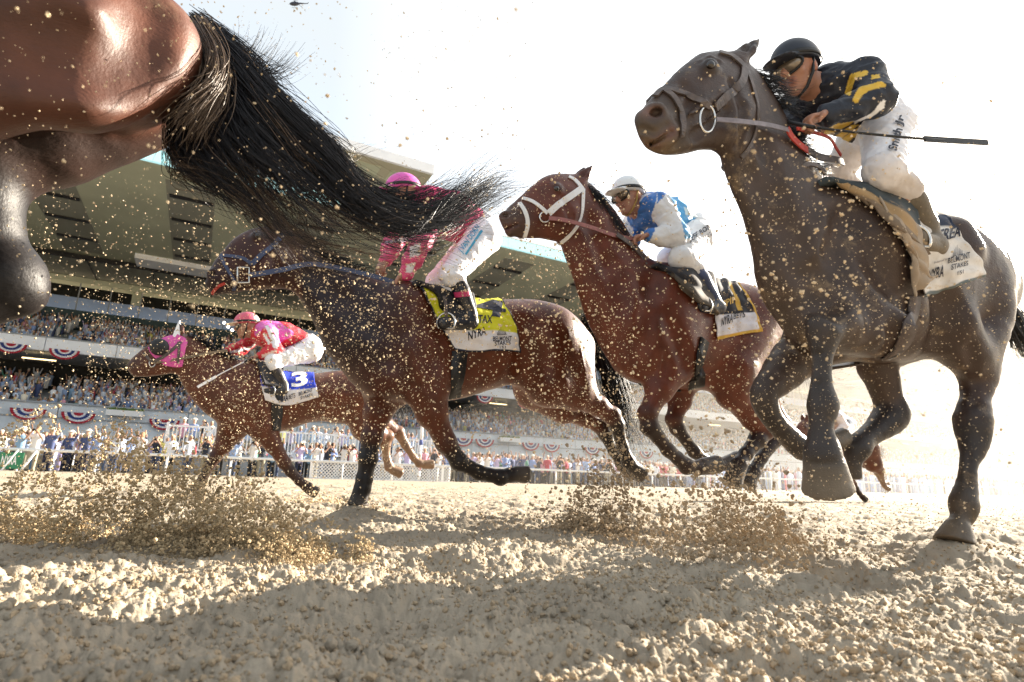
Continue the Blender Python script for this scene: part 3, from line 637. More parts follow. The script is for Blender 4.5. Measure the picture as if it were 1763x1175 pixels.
# ---- E: hindquarters and tail close on the left
def horse_E():
    P = Plane(1.75, 0.0)
    H = Horse(P, (.082, .029, .016), (.007, .005, .005), (.03, .02, .02)); L = lambda x, z, lat=0.0: P.loc(x-.17, z, lat)
    H.pairs([(L(-1.62,1.50),L(-1.55,.90),.2), (L(-1.40,1.60),L(-1.36,.82),.26), (L(-1.0,1.58),L(-1.0,.92),.28), (L(-.6,1.60),L(-.6,1.06),.27), (L(-.38,1.60),L(-.38,1.14),.26), (L(-.18,1.52),L(-.18,1.18),.22)], k=.1)
    H.pairs([(L(-2.28,1.66),L(-2.2,1.45),.075), (L(-2.05,1.68),L(-1.98,1.36),.09), (L(-1.78,1.62),L(-1.72,1.16),.13), (L(-1.55,1.58),L(-1.5,.98),.18)], k=.08)
    H.head([(L(-2.32,1.68),L(-2.25,1.42),.085), (L(-2.45,1.62),L(-2.36,1.32),.09), (L(-2.62,1.46),L(-2.52,1.26),.066), (L(-2.74,1.33),L(-2.66,1.19),.054), (L(-2.79,1.28),L(-2.73,1.16),.054)])
    def lg(pts, hoof, ks=None):
        col = H.coat
        for i in range(len(pts)-1):
            a, b = pts[i], pts[i+1]
            if len(b) > 4: col = H.black
            H.S.cap(L(*a[:3]), L(*b[:3]), a[3], b[3], k=.1 if i == 0 else .05, col=col)
        H.S.cap(L(*hoof[0][:3]), L(*hoof[1][:3]), hoof[0][3], hoof[1][3], k=.02, col=(.05,.045,.04), flat=True)
    lg([(-1.45,1.1,-.15,.14),(-1.5,.9,-.15,.10),(-1.9,.72,-.16,.055),(-2.1,.5,-.16,.035,1),(-2.2,.42,-.16,.04)], [(-2.2,.42,-.16,.045),(-2.26,.33,-.16,.06)])
    lg([(-1.45,1.1,.15,.14),(-1.4,.9,.15,.10),(-1.55,.5,.16,.055),(-1.35,.35,.16,.035,1),(-1.25,.3,.16,.04)], [(-1.25,.3,.16,.045),(-1.2,.22,.16,.06)])
    q = P.pt
    # near thigh swung forward; far gaskin hangs to the hock
    H.S.cap(q(250,72,-.10), q(140,105,-.17), .135, .155, k=.08, col=H.coat)
    H.S.cap(q(140,105,-.17), q(-60,95,-.17), .155, .14, k=.03, col=H.coat)
    H.S.cap(q(262,115,-.14), q(130,152,-.20), .07, .08, k=.06, col=H.coat)
    H.S.cap(q(130,152,-.20), q(-40,148,-.20), .08, .07, k=.05, col=H.coat)
    H.S.cap(q(-60,110,-.17), q(-280,300,-.17), .14, .09, k=.08, col=H.coat)
    H.S.cap(q(-260,330,-.17), q(-330,460,-.17), .075, .05, k=.05, col=H.black)
    H.S.cap(q(-330,460,-.17), q(-420,640,-.17), .05, .05, k=.03, col=H.black)
    H.S.cap(q(-425,650,-.17), q(-450,690,-.17), .055, .07, k=.02, col=(.05,.045,.04), flat=True)
    far_shade = (.022,.010,.007)  # far thigh's coat darkened: shade between the thighs put into its colour
    H.S.cap(q(225,195,.17), q(90,243,.17), .125, .125, k=.02, col=far_shade)
    H.S.cap(q(90,243,.17), q(-60,265,.17), .125, .14, k=.02, col=far_shade)
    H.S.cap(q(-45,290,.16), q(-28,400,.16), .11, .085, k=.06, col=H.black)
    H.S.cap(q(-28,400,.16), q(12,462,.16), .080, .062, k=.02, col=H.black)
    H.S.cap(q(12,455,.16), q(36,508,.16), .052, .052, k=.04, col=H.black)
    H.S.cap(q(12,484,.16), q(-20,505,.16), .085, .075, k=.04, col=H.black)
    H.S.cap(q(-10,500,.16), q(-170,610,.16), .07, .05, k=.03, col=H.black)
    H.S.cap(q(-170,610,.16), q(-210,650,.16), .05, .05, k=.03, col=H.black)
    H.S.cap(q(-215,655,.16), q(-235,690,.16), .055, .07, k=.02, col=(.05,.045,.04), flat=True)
    # grooves between the hind muscles
    H.groove([(-60,92),(60,98),(150,104),(235,98)], .05, .020, .07)
    H.groove([(262,10),(262,60),(245,110),(228,140)], .05, .008, .08)
    H.groove([(-40,22),(80,34),(190,60)], .06, .016, .06)
    H.build('glossy brown horse showing only hindquarters and a long flying black tail', .011, M['coat_sweat'])
    return H
HA, HB, HC, HD, HE = horse_A(), horse_B(), horse_C(), horse_D(), horse_E()
FEET = [HA.P.pt(1645, 936, -.13), HC.P.pt(616, 873, .10)]      # the two planted hooves

# ---------------------------------------------------------------- ground: one sheet of harrowed dirt out to the horizon
def lumps(x, y, cell, seed):
    """rounded clods scattered over a plane: height of the tallest one above each point"""
    gx = x/cell; gy = y/cell; ix = np.floor(gx).astype(np.int64); iy = np.floor(gy).astype(np.int64); out = np.zeros(x.shape)
    def h(a, b, s_):
        n = (a*374761393 + b*668265263 + s_*982451653) & 0x7fffffff; n = ((n ^ (n >> 13))*1274126177) & 0x7fffffff
        return ((n ^ (n >> 16)) & 0xffff)/65535.0
    for dx in (-1, 0, 1):
        for dy in (-1, 0, 1):
            a, b = ix+dx, iy+dy; cx_ = a+h(a, b, seed); cy_ = b+h(a, b, seed+1); r = .25+.55*h(a, b, seed+2)**2
            d2 = ((gx-cx_)**2+(gy-cy_)**2)/(r*r); out = np.maximum(out, np.sqrt(np.clip(1-d2, 0, 1))*r)
    return out*cell
def gheight(x, y):
    far = np.clip(1.15 - np.hypot(x, y)/26, 0, 1)
    wx = x + .05*(vnoise(x*9, y*9, 41)-.5) + .018*(vnoise(x*31, y*31, 42)-.5); wy = y + .05*(vnoise(x*9+7, y*9, 43)-.5) + .018*(vnoise(x*31, y*31+5, 44)-.5)
    z = .034*(vnoise(x*1.9, y*2.6, 1)-.5) + .034*(vnoise(wx*4.6, wy*5.8, 2)-.5) + .022*(vnoise(wx*12, wy*14, 3)-.5)
    z += .012*(vnoise(wx*26, wy*28, 4)-.5) + .008*(vnoise(wx*55, wy*55, 9)-.5) + .006*(vnoise(wx*120, wy*120, 19)-.5)
    z += .45*lumps(wx, wy, .050, 11)*vnoise(x*2.2, y*2.2, 5) + .70*lumps(wx+.3, wy, .024, 21)*vnoise(x*5, y*5, 6) + .75*lumps(wx, wy+.7, .013, 31)
    foot = vnoise(x*2.6, y*3.0, 7); z -= .045*np.clip(foot-.60, 0, 1)*3
    z = z*1.08
    for hp in FEET:
        q = np.exp(-((x-hp.x)**2+(y-hp.y)**2)/.035); z = z*(1-q) + (hp.z+.034)*q + .010*q*(lumps(wx, wy, .03, 5)/.02)
    return (z-.02)*far - .002*np.clip(np.hypot(x, y)-40, 0, 1)
def dirt_mat(name, col, bright=1.0):
    m = bpy.data.materials.new(name); m.use_nodes = True; n = m.node_tree; b = n.nodes['Principled BSDF']; b.inputs['Roughness'].default_value = .95; b.inputs['Specular IOR Level'].default_value = .15
    tcn = n.nodes.new('ShaderNodeTexCoord'); t = n.nodes.new('ShaderNodeTexNoise'); t.inputs['Scale'].default_value = 3.0; t.inputs['Detail'].default_value = 10; t.inputs['Roughness'].default_value = .7
    r_ = n.nodes.new('ShaderNodeValToRGB'); e = r_.color_ramp.elements; e[0].position = .3; e[1].position = .7
    e[0].color = tuple(c*.72*bright for c in col)+(1,); e[1].color = tuple(c*1.2*bright for c in col)+(1,)
    n.links.new(tcn.outputs['Object'], t.inputs[0]); n.links.new(t.outputs[0], r_.inputs[0]); n.links.new(r_.outputs[0], b.inputs['Base Color'])
    t2 = n.nodes.new('ShaderNodeTexNoise'); t2.inputs['Scale'].default_value = 220; t2.inputs['Detail'].default_value = 6
    bp = n.nodes.new('ShaderNodeBump'); bp.inputs['Strength'].default_value = .6; bp.inputs['Distance'].default_value = .004
    n.links.new(tcn.outputs['Object'], t2.inputs[0]); n.links.new(t2.outputs[0], bp.inputs['Height']); n.links.new(bp.outputs[0], b.inputs['Normal'])
    return m
DIRT = (.325, .275, .21)
M['dirt'] = dirt_mat('harrowed dirt', DIRT)
M['clod'] = dirt_mat('dirt clods', (.35, .27, .18))
M['gold'] = dirt_mat('golden thrown dirt', (.47, .36, .22))
M['speck'] = dirt_mat('flying dirt', (.60, .47, .31))
def build_ground():
    na, nr = 820, 760
    th0 = math.atan2(_f.y, _f.x)
    a = th0 + np.linspace(-R(56), R(56), na)
    rr = np.concatenate([np.geomspace(.38, 45, nr), [60, 90, 140, 250, 500, 1200, 3000]])
    Rr, A = np.meshgrid(rr, a, indexing='ij'); x = Rr*np.cos(A); y = Rr*np.sin(A)
    V = np.stack([x, y, gheight(x, y)], -1).reshape(-1, 3); n1 = len(rr)
    i = np.arange(n1-1)[:, None]*na + np.arange(na-1)[None]
    F = np.stack([i, i+na, i+na+1, i+1], -1).reshape(-1, 4)
    # the rest of the circle, coarser
    nb = 60; a2 = th0 + np.linspace(R(56), R(304), nb); r2 = np.concatenate([[0.38], np.geomspace(.6, 45, 50), [60, 140, 500, 3000]])
    R2, A2 = np.meshgrid(r2, a2, indexing='ij'); x = R2*np.cos(A2); y = R2*np.sin(A2); V2 = np.stack([x, y, gheight(x, y)*.6-.004], -1).reshape(-1, 3)
    i = np.arange(len(r2)-1)[:, None]*nb + np.arange(nb-1)[None]; F2 = np.stack([i, i+nb, i+nb+1, i+1], -1).reshape(-1, 4)
    # patch under the camera
    k = 48; a3 = np.linspace(0, 2*math.pi, k, endpoint=False); V3 = np.array([[0, 0, -.03]] + [[.42*math.cos(t), .42*math.sin(t), -.03] for t in a3])
    F3 = np.array([[0, 1+j, 1+(j+1) % k, 1+(j+1) % k] for j in range(k)])
    n = len(V); VV = np.concatenate([V, V2]); FF = np.concatenate([F, F2+n])
    o = mesh_obj('ground', VV, FF, M['dirt'], None, True); tag(o, 'wide track of harrowed sandy dirt with hoof marks and clods', 'ground', kind='structure')
build_ground()
def ico(sub=0):
    import bmesh
    bm = bmesh.new(); bmesh.ops.create_icosphere(bm, subdivisions=sub+1, radius=1.0); bm.verts.ensure_lookup_table()
    V = np.array([v.co[:] for v in bm.verts]); F = np.array([[v.index for v in f.verts] for f in bm.faces]); bm.free(); return V, F
def clods(name, P, r, label, m, seed=0, sub=0, cat='dirt', jit=.85, smooth=False):
    """a cloud or litter of small lumps of dirt as one object"""
    g = np.random.default_rng(seed); base, F = ico(sub); n = len(P); nv = len(base)
    out = np.empty((n, nv, 3), np.float32); variants = [base*(1+jit*(g.random((nv, 1))-.5))*(1-.5*jit+.9*jit*g.random(3)) for _ in range(40)]
    vi = g.integers(0, 40, n); q = g.normal(size=(n, 4)); q /= np.linalg.norm(q, axis=1)[:, None]; a, b, c, d = q.T
    Rm = np.stack([1-2*(c*c+d*d), 2*(b*c-a*d), 2*(b*d+a*c), 2*(b*c+a*d), 1-2*(b*b+d*d), 2*(c*d-a*b), 2*(b*d-a*c), 2*(c*d+a*b), 1-2*(b*b+c*c)], -1).reshape(n, 3, 3)
    B = np.array(variants)[vi]; out = np.einsum('nij,nvj->nvi', Rm, B)*r[:, None, None] + P[:, None, :]
    FF = (F[None] + (np.arange(n)*nv)[:, None, None]).reshape(-1, 3)
    o = mesh_obj(name, out.reshape(-1, 3), FF, m, None, smooth); tag(o, label, cat, kind='stuff'); return o
def litter():
    g = np.random.default_rng(5); n = 90000; th0 = math.atan2(_f.y, _f.x)
    rad = np.exp(g.uniform(math.log(.42), math.log(16), n)); a = th0 + g.uniform(-R(50), R(50), n)
    x = rad*np.cos(a); y = rad*np.sin(a); r = .0016 + .0062*g.random(n)**5 + .0005*rad*g.random(n)
    keep = g.random(n) < .25+.9*vnoise(x*1.6, y*1.6, 8); x, y, r = x[keep], y[keep], r[keep]
    P = np.stack([x, y, gheight(x, y)+r*.35], -1)
    clods('loose_dirt', P, r, 'loose crumbs and clods of dirt lying on the track', M['clod'], 5, 0, jit=.6)
    n = 3600; rad = np.exp(g.uniform(math.log(.42), math.log(4.5), n)); a = th0 + g.uniform(-R(50), R(50), n); x = rad*np.cos(a); y = rad*np.sin(a); r = .003+.0085*g.random(n)**4
    clods('dirt_clods', np.stack([x, y, gheight(x, y)+r*.2], -1), r, 'bigger lumps of dirt lying on the near part of the track', M['dirt'], 6, 2, jit=.4, smooth=True)
litter()

# ---------------------------------------------------------------- the grandstand, built as storeys along the track (x), heights read at one section
def zs(py, Y, px=100): return on_Y(px, py, Y).z
X0, X1 = -70, 300
M['conc'] = mat('painted concrete', (.60, .65, .70), rough=.7, noise=.12, nscale=.6)
M['white_panel'] = mat('white painted panel', (.80, .84, .90), rough=.5, noise=.06, nscale=.5)
M['soffit'] = mat('grey green soffit', (.46, .49, .37), rough=.75, noise=.10, nscale=.25)
M['soffit_dk'] = mat('darker soffit panel', (.27, .28, .235), rough=.8, noise=.12, nscale=.3)
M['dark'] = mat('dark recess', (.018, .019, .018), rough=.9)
M['teal'] = mat('dark teal wall', (.045, .075, .080), rough=.8, noise=.15, nscale=.7)
M['glassb'] = mat('pale blue glazing', (.40, .52, .78), rough=.3, metal=.75)
M['turq'] = mat('turquoise panel with added glow', (.45, .78, .82), rough=.4, emit=((.45, .80, .85), .16))  # faint glow added in place of light coming through the fascia panels
M['beige'] = mat('beige soffit', (.42, .40, .30), rough=.7)
M['whitep'] = mat('white paint', (.80, .80, .80), rough=.4)
M['black'] = mat('black metal', (.012, .012, .013), rough=.5)
M['lamp'] = mat('lit lamp', (1, 1, 1), emit=((1, .98, .95), 3.0))
M['greyp'] = mat('grey paint', (.30, .33, .36), rough=.6)
def tilebox(mb, x0, x1, step, gap, a, b):
    x = x0
    while x < x1:
        mb.box((x+gap/2, a[0], a[1]), (min(x+step, x1)-gap/2, b[0], b[1])); x += step
def grandstand():
    root = empty('grandstand', (20, 60, 0)); tag(root, 'huge grey green grandstand with packed balconies under a deep cantilevered roof', 'grandstand')
    zA, zA2 = zs(696, 58), zs(742, 58); zT1 = zs(648, 70); zB0, zB1 = zs(606, 62), zs(584, 62); zT2 = zs(545, 76)
    zg0, zg1 = zs(533, 77), zs(508, 77); zb0, zb1 = zs(482, 77), zs(467, 77); zf = on_Y(640, 369, 44).z; zf1 = on_Y(640, 351, 44).z
    m = MB(); tilebox(m, X0, X1, 4.6, .07, (58, 0), (58.4, zA)); m.build('lower_wall', M['conc'], root)
    m = MB(); m.box((X0, 57.9, (zA+zA2)/2-.08), (X1, 57.998, (zA+zA2)/2+.02)); m.box((X0, 57.85, zA+.003), (X1, 58.5, zA+.12)); m.build('wall_rail', M['greyp'], root)
    m = MB(); m.prism([(58.41, 0), (70, 0), (70, zT1-1.4), (58.41, zA-.4)], X0, X1); m.prism([(62.41, zB0+.05), (76, zB0+.05), (76, zT2-1.3), (62.41, zB1-.4)], X0, X1); m.build('seating_tier', M['greyp'], root)
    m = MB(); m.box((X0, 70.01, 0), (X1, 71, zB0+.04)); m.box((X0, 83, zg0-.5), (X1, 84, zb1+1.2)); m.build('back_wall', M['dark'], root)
    m = MB(); tilebox(m, X0, X1, 5.2, .05, (62, zB0), (62.4, zB1)); m.build('balcony_front', M['white_panel'], root)
    m = MB(); m.box((X0, 61.9, zB1+.003), (X1, 62.5, zB1+.10)); m.build('balcony_rail', M['greyp'], root)
    m = MB(); m.box((X0, 76.01, zT2-1.5), (X1, 76.9, zg0-.02)); m.build('upper_wall', M['teal'], root)
    m = MB(); tilebox(m, X0, X1, 2.95, .12, (77, zg0), (77.12, zg1)); m.build('glass_band', M['glassb'], root)
    for x in np.arange(X0+2.95*9, 215, 2.95): m = MB(); m.box((x-.05, 77.0, zg0), (x+.05, 77.2, zb0)); m.build('mullion', M['greyp'], root)
    for x in np.arange(-8.6, 60, 11.8):
        m = MB(); m.box((x-.45, 77.6, zg0-1), (x+.45, 78.4, zb0+.01)); m.build('column', M['soffit'], root)
    m = MB(); m.box((X0, 76.8, zb0), (X1, 78.6, zb1)); m.build('beam', M['soffit'], root)
    # under the beam a strip of ceiling, then the broad soffit rising to the fascia
    zc = zb1+.25
    m = MB(); m.prism([(44.35, zf+.02), (83, zc), (83, zc+1.2), (44.35, zf+1.0)], X0, X1); m.build('roof', M['soffit'], root)
    dk = MB()
    for i, x in enumerate(np.arange(-24, 200, 9.6)):
        dz = lambda y: zf+.02 + (zc-zf-.02)*(y-44.35)/(83-44.35)
        w_ = 3.4
        dk.add([(x, 46.5, dz(46.5)-.02), (x+w_, 46.5, dz(46.5)-.02), (x+w_, 68.5, dz(68.5)-.02), (x, 68.5, dz(68.5)-.02),
                (x, 46.5, dz(46.5)+.03), (x+w_, 46.5, dz(46.5)+.03), (x+w_, 68.5, dz(68.5)+.03), (x, 68.5, dz(68.5)+.03)], [(0,1,2,3),(4,5,6,7),(0,1,5,4),(1,2,6,5),(2,3,7,6),(3,0,4,7)])
        for y in (49, 54, 59, 64):
            sl = MB(); sl.box((x+.2, y, dz(y)-.16), (x+w_-.1, y+.42, dz(y)-.03)); sl.build('vent_slot', M['black'], root)
    dk.build('soffit_panel', M['soffit_dk'], root)
    m = MB(); m.box((X0, 69.5, zc-.62), (X1, 76.78, zc-.42)); m.build('lower_ceiling', M['soffit_dk'], root)
    m = MB()
    for x in np.arange(-30, 90, 5.8): m.box((x, 69.3, zc-.7), (x+.12, 76.7, zc-.63))
    m.box((X0, 69.3, zc-.74), (X1, 69.49, zc-.25)); m.build('ceiling_joint', M['black'], root)
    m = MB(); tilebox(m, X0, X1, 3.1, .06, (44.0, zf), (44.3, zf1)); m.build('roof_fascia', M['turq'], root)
    m = MB(); m.box((X0, 43.9, zf1+.003), (X1, 46, zf1+.10)); m.build('roof_edge', M['whitep'], root)
    # glazed press box hung below the soffit
    a = on_Y(232, 440, 66); b = on_Y(372, 440, 66)
    pb = MB(); pb.box((a.x, 66, zs(444, 66, 232)), (b.x+6, 68.8, zs(428, 66, 232))); o = pb.build('press_box', M['white_panel'], root)
    pb = MB(); pb.box((a.x, 66.25, zs(428, 66, 232)), (b.x+6, 68.7, zs(408, 66, 232))); pb.build('press_window', mat('press box glass', (.05, .055, .03), rough=.2, spec=.6), o)
    for x in np.arange(a.x, b.x+6, 1.65): pb = MB(); pb.box((x-.05, 66.15, zs(428, 66, 232)), (x+.05, 66.24, zs(408, 66, 232))); pb.build('mullion', M['beige'], o)
    # camera booth riding on the roof edge
    q = on_Y(747, 300, 38); q2 = on_Y(747, 284, 38)
    bt = MB(); bt.box((q.x-9, 38, q.z), (q.x, 38.25, q2.z)); o = bt.build('roof_booth', M['white_panel'], root)
    bt = MB(); bt.box((q.x-9, 38.26, q.z+.05), (q.x-.01, 43.6, q2.z-.1)); bt.build('booth_floor', M['beige'], o)
    bt = MB()
    for i in range(3): bt.box((q.x-3.0-i*2.6, 39.2, q.z+.02), (q.x-1.2-i*2.6, 41.2, q.z+.049))
    bt.build('booth_hatch', M['soffit'], o)
    for px, py in ((386, 556), (393, 563), (400, 569), (560, 600), (571, 603)):
        p = on_Y(px, py, 61.4); S_ = SDF().ell(p, (.13, .10, .13)); V, F = S_.mesh(.04, 1); mesh_obj('floodlight', V, F, M['lamp'], root)
    wl = mat('warm tube lamp', (.9, .7, .4), emit=((1, .72, .35), .8))
    for x in np.arange(-30, 150, 7.7): m = MB(); m.box((x, 64, zB0-.55), (x+2.4, 64.2, zB0-.47)); m.build('ceiling_light', wl, root)
    return dict(zA=zA, zT1=zT1, zB0=zB0, zB1=zB1, zT2=zT2)
GS = grandstand()

# red, white and blue fan buntings
M['bred'] = mat('bunting red', (.42, .03, .05), rough=.8); M['bwhite'] = mat('bunting white', (.75, .75, .78), rough=.8); M['bblue'] = mat('bunting blue', (.035, .06, .22), rough=.8)
def bunting(px, py, Y, w_, where):
    p = on_Y(px, py, Y); root = empty('bunting', p)
    tag(root, where, 'bunting', 'pleated fan buntings on the stand walls')
    rings = [(1.0, .82, 'bred'), (.82, .66, 'bwhite'), (.66, .44, 'bblue'), (.44, .30, 'bwhite'), (.30, .0, 'bred')]
    nseg = 26
    for ro, ri, mm in rings:
        V = []; F = []
        for i in range(nseg+1):
            a = math.pi*i/nseg; pl = .05*(1 if i % 2 else -1)
            for rr_, d in ((ro, 0), (ri, 0), (ro, .02), (ri, .02)): V.append((p.x+math.cos(a)*rr_*w_/2, p.y-.10+pl*rr_-d, p.z-math.sin(a)*rr_*w_/2*.78))
        for i in range(nseg):
            k = i*4; F += [(k, k+1, k+5, k+4), (k+2, k+6, k+7, k+3), (k, k+4, k+6, k+2), (k+1, k+3, k+7, k+5)]
        mesh_obj({'bred': 'red_band', 'bwhite': 'white_band', 'bblue': 'blue_band'}[mm], V, F, M[mm], root, False)
for px, py, nm in ((50, 704, 'tricolour fan bunting on the lower wall nearest the left edge'), (136, 711, 'tricolour fan bunting on the lower wall beside the white planter'), (284, 723, 'tricolour fan bunting on the lower wall above the left end of the picket railing'),
               (797, 755, 'tricolour fan bunting on the lower wall at the forearm of horse four'), (834, 757, 'tricolour fan bunting on the lower wall behind the raised forearm of horse four'), (913, 763, 'tricolour fan bunting on the lower wall under the flank of horse four'), (949, 766, 'tricolour fan bunting on the lower wall under the thigh of horse four'), (1019, 771, 'tricolour fan bunting on the lower wall between horse four and the bright bay'), (1112, 778, 'tricolour fan bunting on the lower wall below the bright bay horse')):
    bunting(px, py, 57.8, 2.3, nm)
for px, py, nm in ((112, 603, 'tricolour fan bunting on the upper balcony left of the pink hood'), (834, 683, 'tricolour fan bunting on the upper balcony under the belly of horse four'), (903, 692, 'tricolour fan bunting on the upper balcony at the flank of horse four'), (20, 592, 'tricolour fan bunting on the upper balcony by the left edge')):
    bunting(px, py, 61.8, 2.2, nm)
def planter(px, py, lab):
    p = on_Y(px, py, 57.4); root = empty('planter', p); tag(root, lab, 'planter')
    m = MB(); m.box((p.x-1.3, 57.2, p.z-.28), (p.x+1.3, 57.82, p.z+.18)); m.build('trough', M['whitep'], root)
    S_ = SDF()
    for i in range(12): S_.ell((p.x-1.15+i*.21, 57.5, p.z+.22), (.17, .2, .12+.05*(i % 3)), k=.05)
    V, F = S_.mesh(.05, 1); mesh_obj('greenery', V, F, mat('plants', (.08, .13, .03), noise=.4, nscale=8), root)
planter(215, 711, 'white planter trough with low greenery hung on the lower wall'); planter(878, 757, 'white planter trough with a round dark emblem hung between fan buntings')

# ---------------------------------------------------------------- rails, platform, pole, sign
YR = 28.0
def rail():
    root = empty('running_rail', (5, YR, 0)); tag(root, 'long white outer running rail between track and crowd', 'rail')
    z = .80; m = MB(); m.tube([(-40, YR, z), (240, YR, z)], .055, 10); m.build('top_rail', M['whitep'], root, True)
    for k, x in enumerate(np.arange(-13.0, 66, 2.4)):
        m = MB(); m.tube([(x, YR+.05, -.1), (x, YR+.05, z-.01)], .045, 8); m.build('post', M['whitep'], root, True)
rail()
def lattice(x0, x1, lab):
    root = empty('lattice_fence', (x0, YR+.5, 0)); tag(root, lab, 'fence')
    m = MB(); z0, z1 = .05, .74; y = YR+.5; s_ = .16
    for d in (1, -1):
        for x in np.arange(x0-.7, x1+.7, s_):
            a = [x, z0]; b = [x+d*(z1-z0), z1]
            def clipx(p, q):
                pts = [p, q]
                for lim, sg in ((x0, 1), (x1, -1)):
                    P_, Q_ = pts
                    ip, iq = (P_[0]-lim)*sg >= 0, (Q_[0]-lim)*sg >= 0
                    if not ip and not iq: return None
                    if ip != iq:
                        t = (lim-P_[0])/(Q_[0]-P_[0]); mid = [lim, P_[1]+(Q_[1]-P_[1])*t]; pts = [P_, mid] if ip else [mid, Q_]
                return pts
            c = clipx(a, b)
            if c: m.tube([(c[0][0], y+.012*d, c[0][1]), (c[1][0], y+.012*d, c[1][1])], .018, 4)
    m.build('lattice_panel', M['whitep'], root)
    f = MB(); f.box((x0, y-.04, z1), (x1, y+.04, z1+.07)); f.box((x0, y-.04, z0-.06), (x1, y+.04, z0)); f.build('frame', M['whitep'], root)
    for x in np.arange(x0, x1+.01, 2.2):
        f = MB(); f.box((x-.06, y-.07, 0), (x+.06, y-.041, z1+.12)); f.build('post', M['whitep'], root)
xa, xb = on_Y(535, 810, YR+.5).x, on_Y(775, 820, YR+.5).x
lattice(xa, xb, 'white diagonal lattice fence behind the running rail')
def platform():
    yP = 33.0; xa, xb = on_Y(283, 770, yP).x, on_Y(765, 780, yP).x
    z0 = zs(792, yP, 640); z1 = zs(752, yP, 640)
    root = empty('viewing_platform', (xa, yP, 0)); tag(root, 'raised viewing platform with white picket railing behind the rail', 'platform')
    m = MB(); m.box((xa, yP, z0-.25), (xb, yP+3.2, z0)); m.build('deck', M['greyp'], root)
    m = MB(); m.box((xa+.05, yP+.1, 0), (xb-.05, yP+3.1, z0-.26)); m.build('skirt', M['greyp'], root)
    m = MB(); m.box((xa, yP-.02, z1-.09), (xb, yP+.06, z1)); m.box((xa, yP-.02, z0+.08), (xb, yP+.06, z0+.16)); rl = m.build('railing', M['whitep'], root)
    m = MB()
    for x in np.arange(xa+.08, xb, .17): m.box((x-.028, yP-.005, z0+.163), (x+.028, yP+.045, z1-.093))
    m.build('picket', M['whitep'], rl)
    for x in np.arange(xa, xb+.1, 2.3): m = MB(); m.box((x-.06, yP-.06, z0), (x+.06, yP-.021, z1+.1)); m.build('railing_post', M['whitep'], rl)
    return xa, xb, z0, yP
PLAT = platform()
def pole():
    p = on_Y(722, 805, 30.2); zt = on_Y(722, 714, 30.2).z; root = empty('furlong_pole', (p.x, 30.2, 0)); tag(root, 'thin white furlong pole with red and blue bands behind the lattice fence', 'pole')
    segs = [(0, .55, 'whitep', 'white_band'), (.55, .95, 'bred', 'red_band'), (.95, 1.9, 'whitep', 'white_band'), (1.9, 2.2, 'bblue', 'blue_band'), (2.2, zt-.25, 'whitep', 'white_band')]
    for a, b, mm, nm in segs:
        m = MB(); m.tube([(p.x, 30.2, a), (p.x, 30.2, b)], .085, 12); m.build(nm, M[mm], root, True)
    V, F = SDF().ell((p.x, 30.2, zt-.13), (.13, .13, .14)).mesh(.03, 1); mesh_obj('finial', V, F, M['bred'], root)
pole()
def green_sign():
    a, b = on_Y(-4, 800, YR-.15), on_Y(38, 800, YR-.15); root = empty('track_sign', (a.x, YR-.15, 0)); tag(root, 'green track sign with white letters and a white frame at the left edge', 'sign')
    z0, z1 = .08, .68
    m = MB(); m.box((a.x, YR-.17, z0), (b.x, YR-.13, z1)); m.build('board', mat('sign green', (.03, .20, .10), rough=.5), root)
    m = MB(); m.tube([(b.x, YR-.2, 0), (b.x+.35, YR-.2, .78)], .04, 6); m.tube([(b.x-.55, YR-.2, 0), (b.x-.2, YR-.2, .78)], .03, 6); m.build('frame', M['whitep'], root)
    V, F = text_mesh('NYRA', .02); V3 = [(a.x+.08+v[0]*(b.x-a.x-.25), YR-.18, z0+.15+v[1]*.32) for v in V]; mesh_obj('lettering', V3, F, M['whitep'], root, False)
green_sign()

# ---------------------------------------------------------------- the crowd
PALETTE = [(.62,.66,.74),(.70,.72,.76),(.36,.46,.66),(.20,.28,.50),(.06,.08,.17),(.50,.58,.72),(.72,.70,.68),(.03,.035,.05),(.42,.06,.09),(.62,.30,.38),(.55,.50,.16),(.12,.32,.24),(.30,.40,.62),(.68,.62,.52),(.22,.36,.52),(.45,.40,.62)]
PNAME = ['pale blue shirt','white shirt','light blue shirt','blue shirt','navy jacket','grey blue shirt','cream shirt','black shirt','red top','pink top','yellow vest','green shirt','denim blue shirt','tan jacket','teal blue shirt','lilac top']
SKIN = [(.46,.27,.19),(.36,.20,.13),(.52,.33,.25),(.15,.08,.05)]
HAIR = [(.02,.014,.01),(.10,.06,.03),(.25,.17,.09),(.40,.38,.34),(.72,.70,.64)]
M['person'] = mat('person', (1, 1, 1), rough=.8, spec=.2, vcol=True)
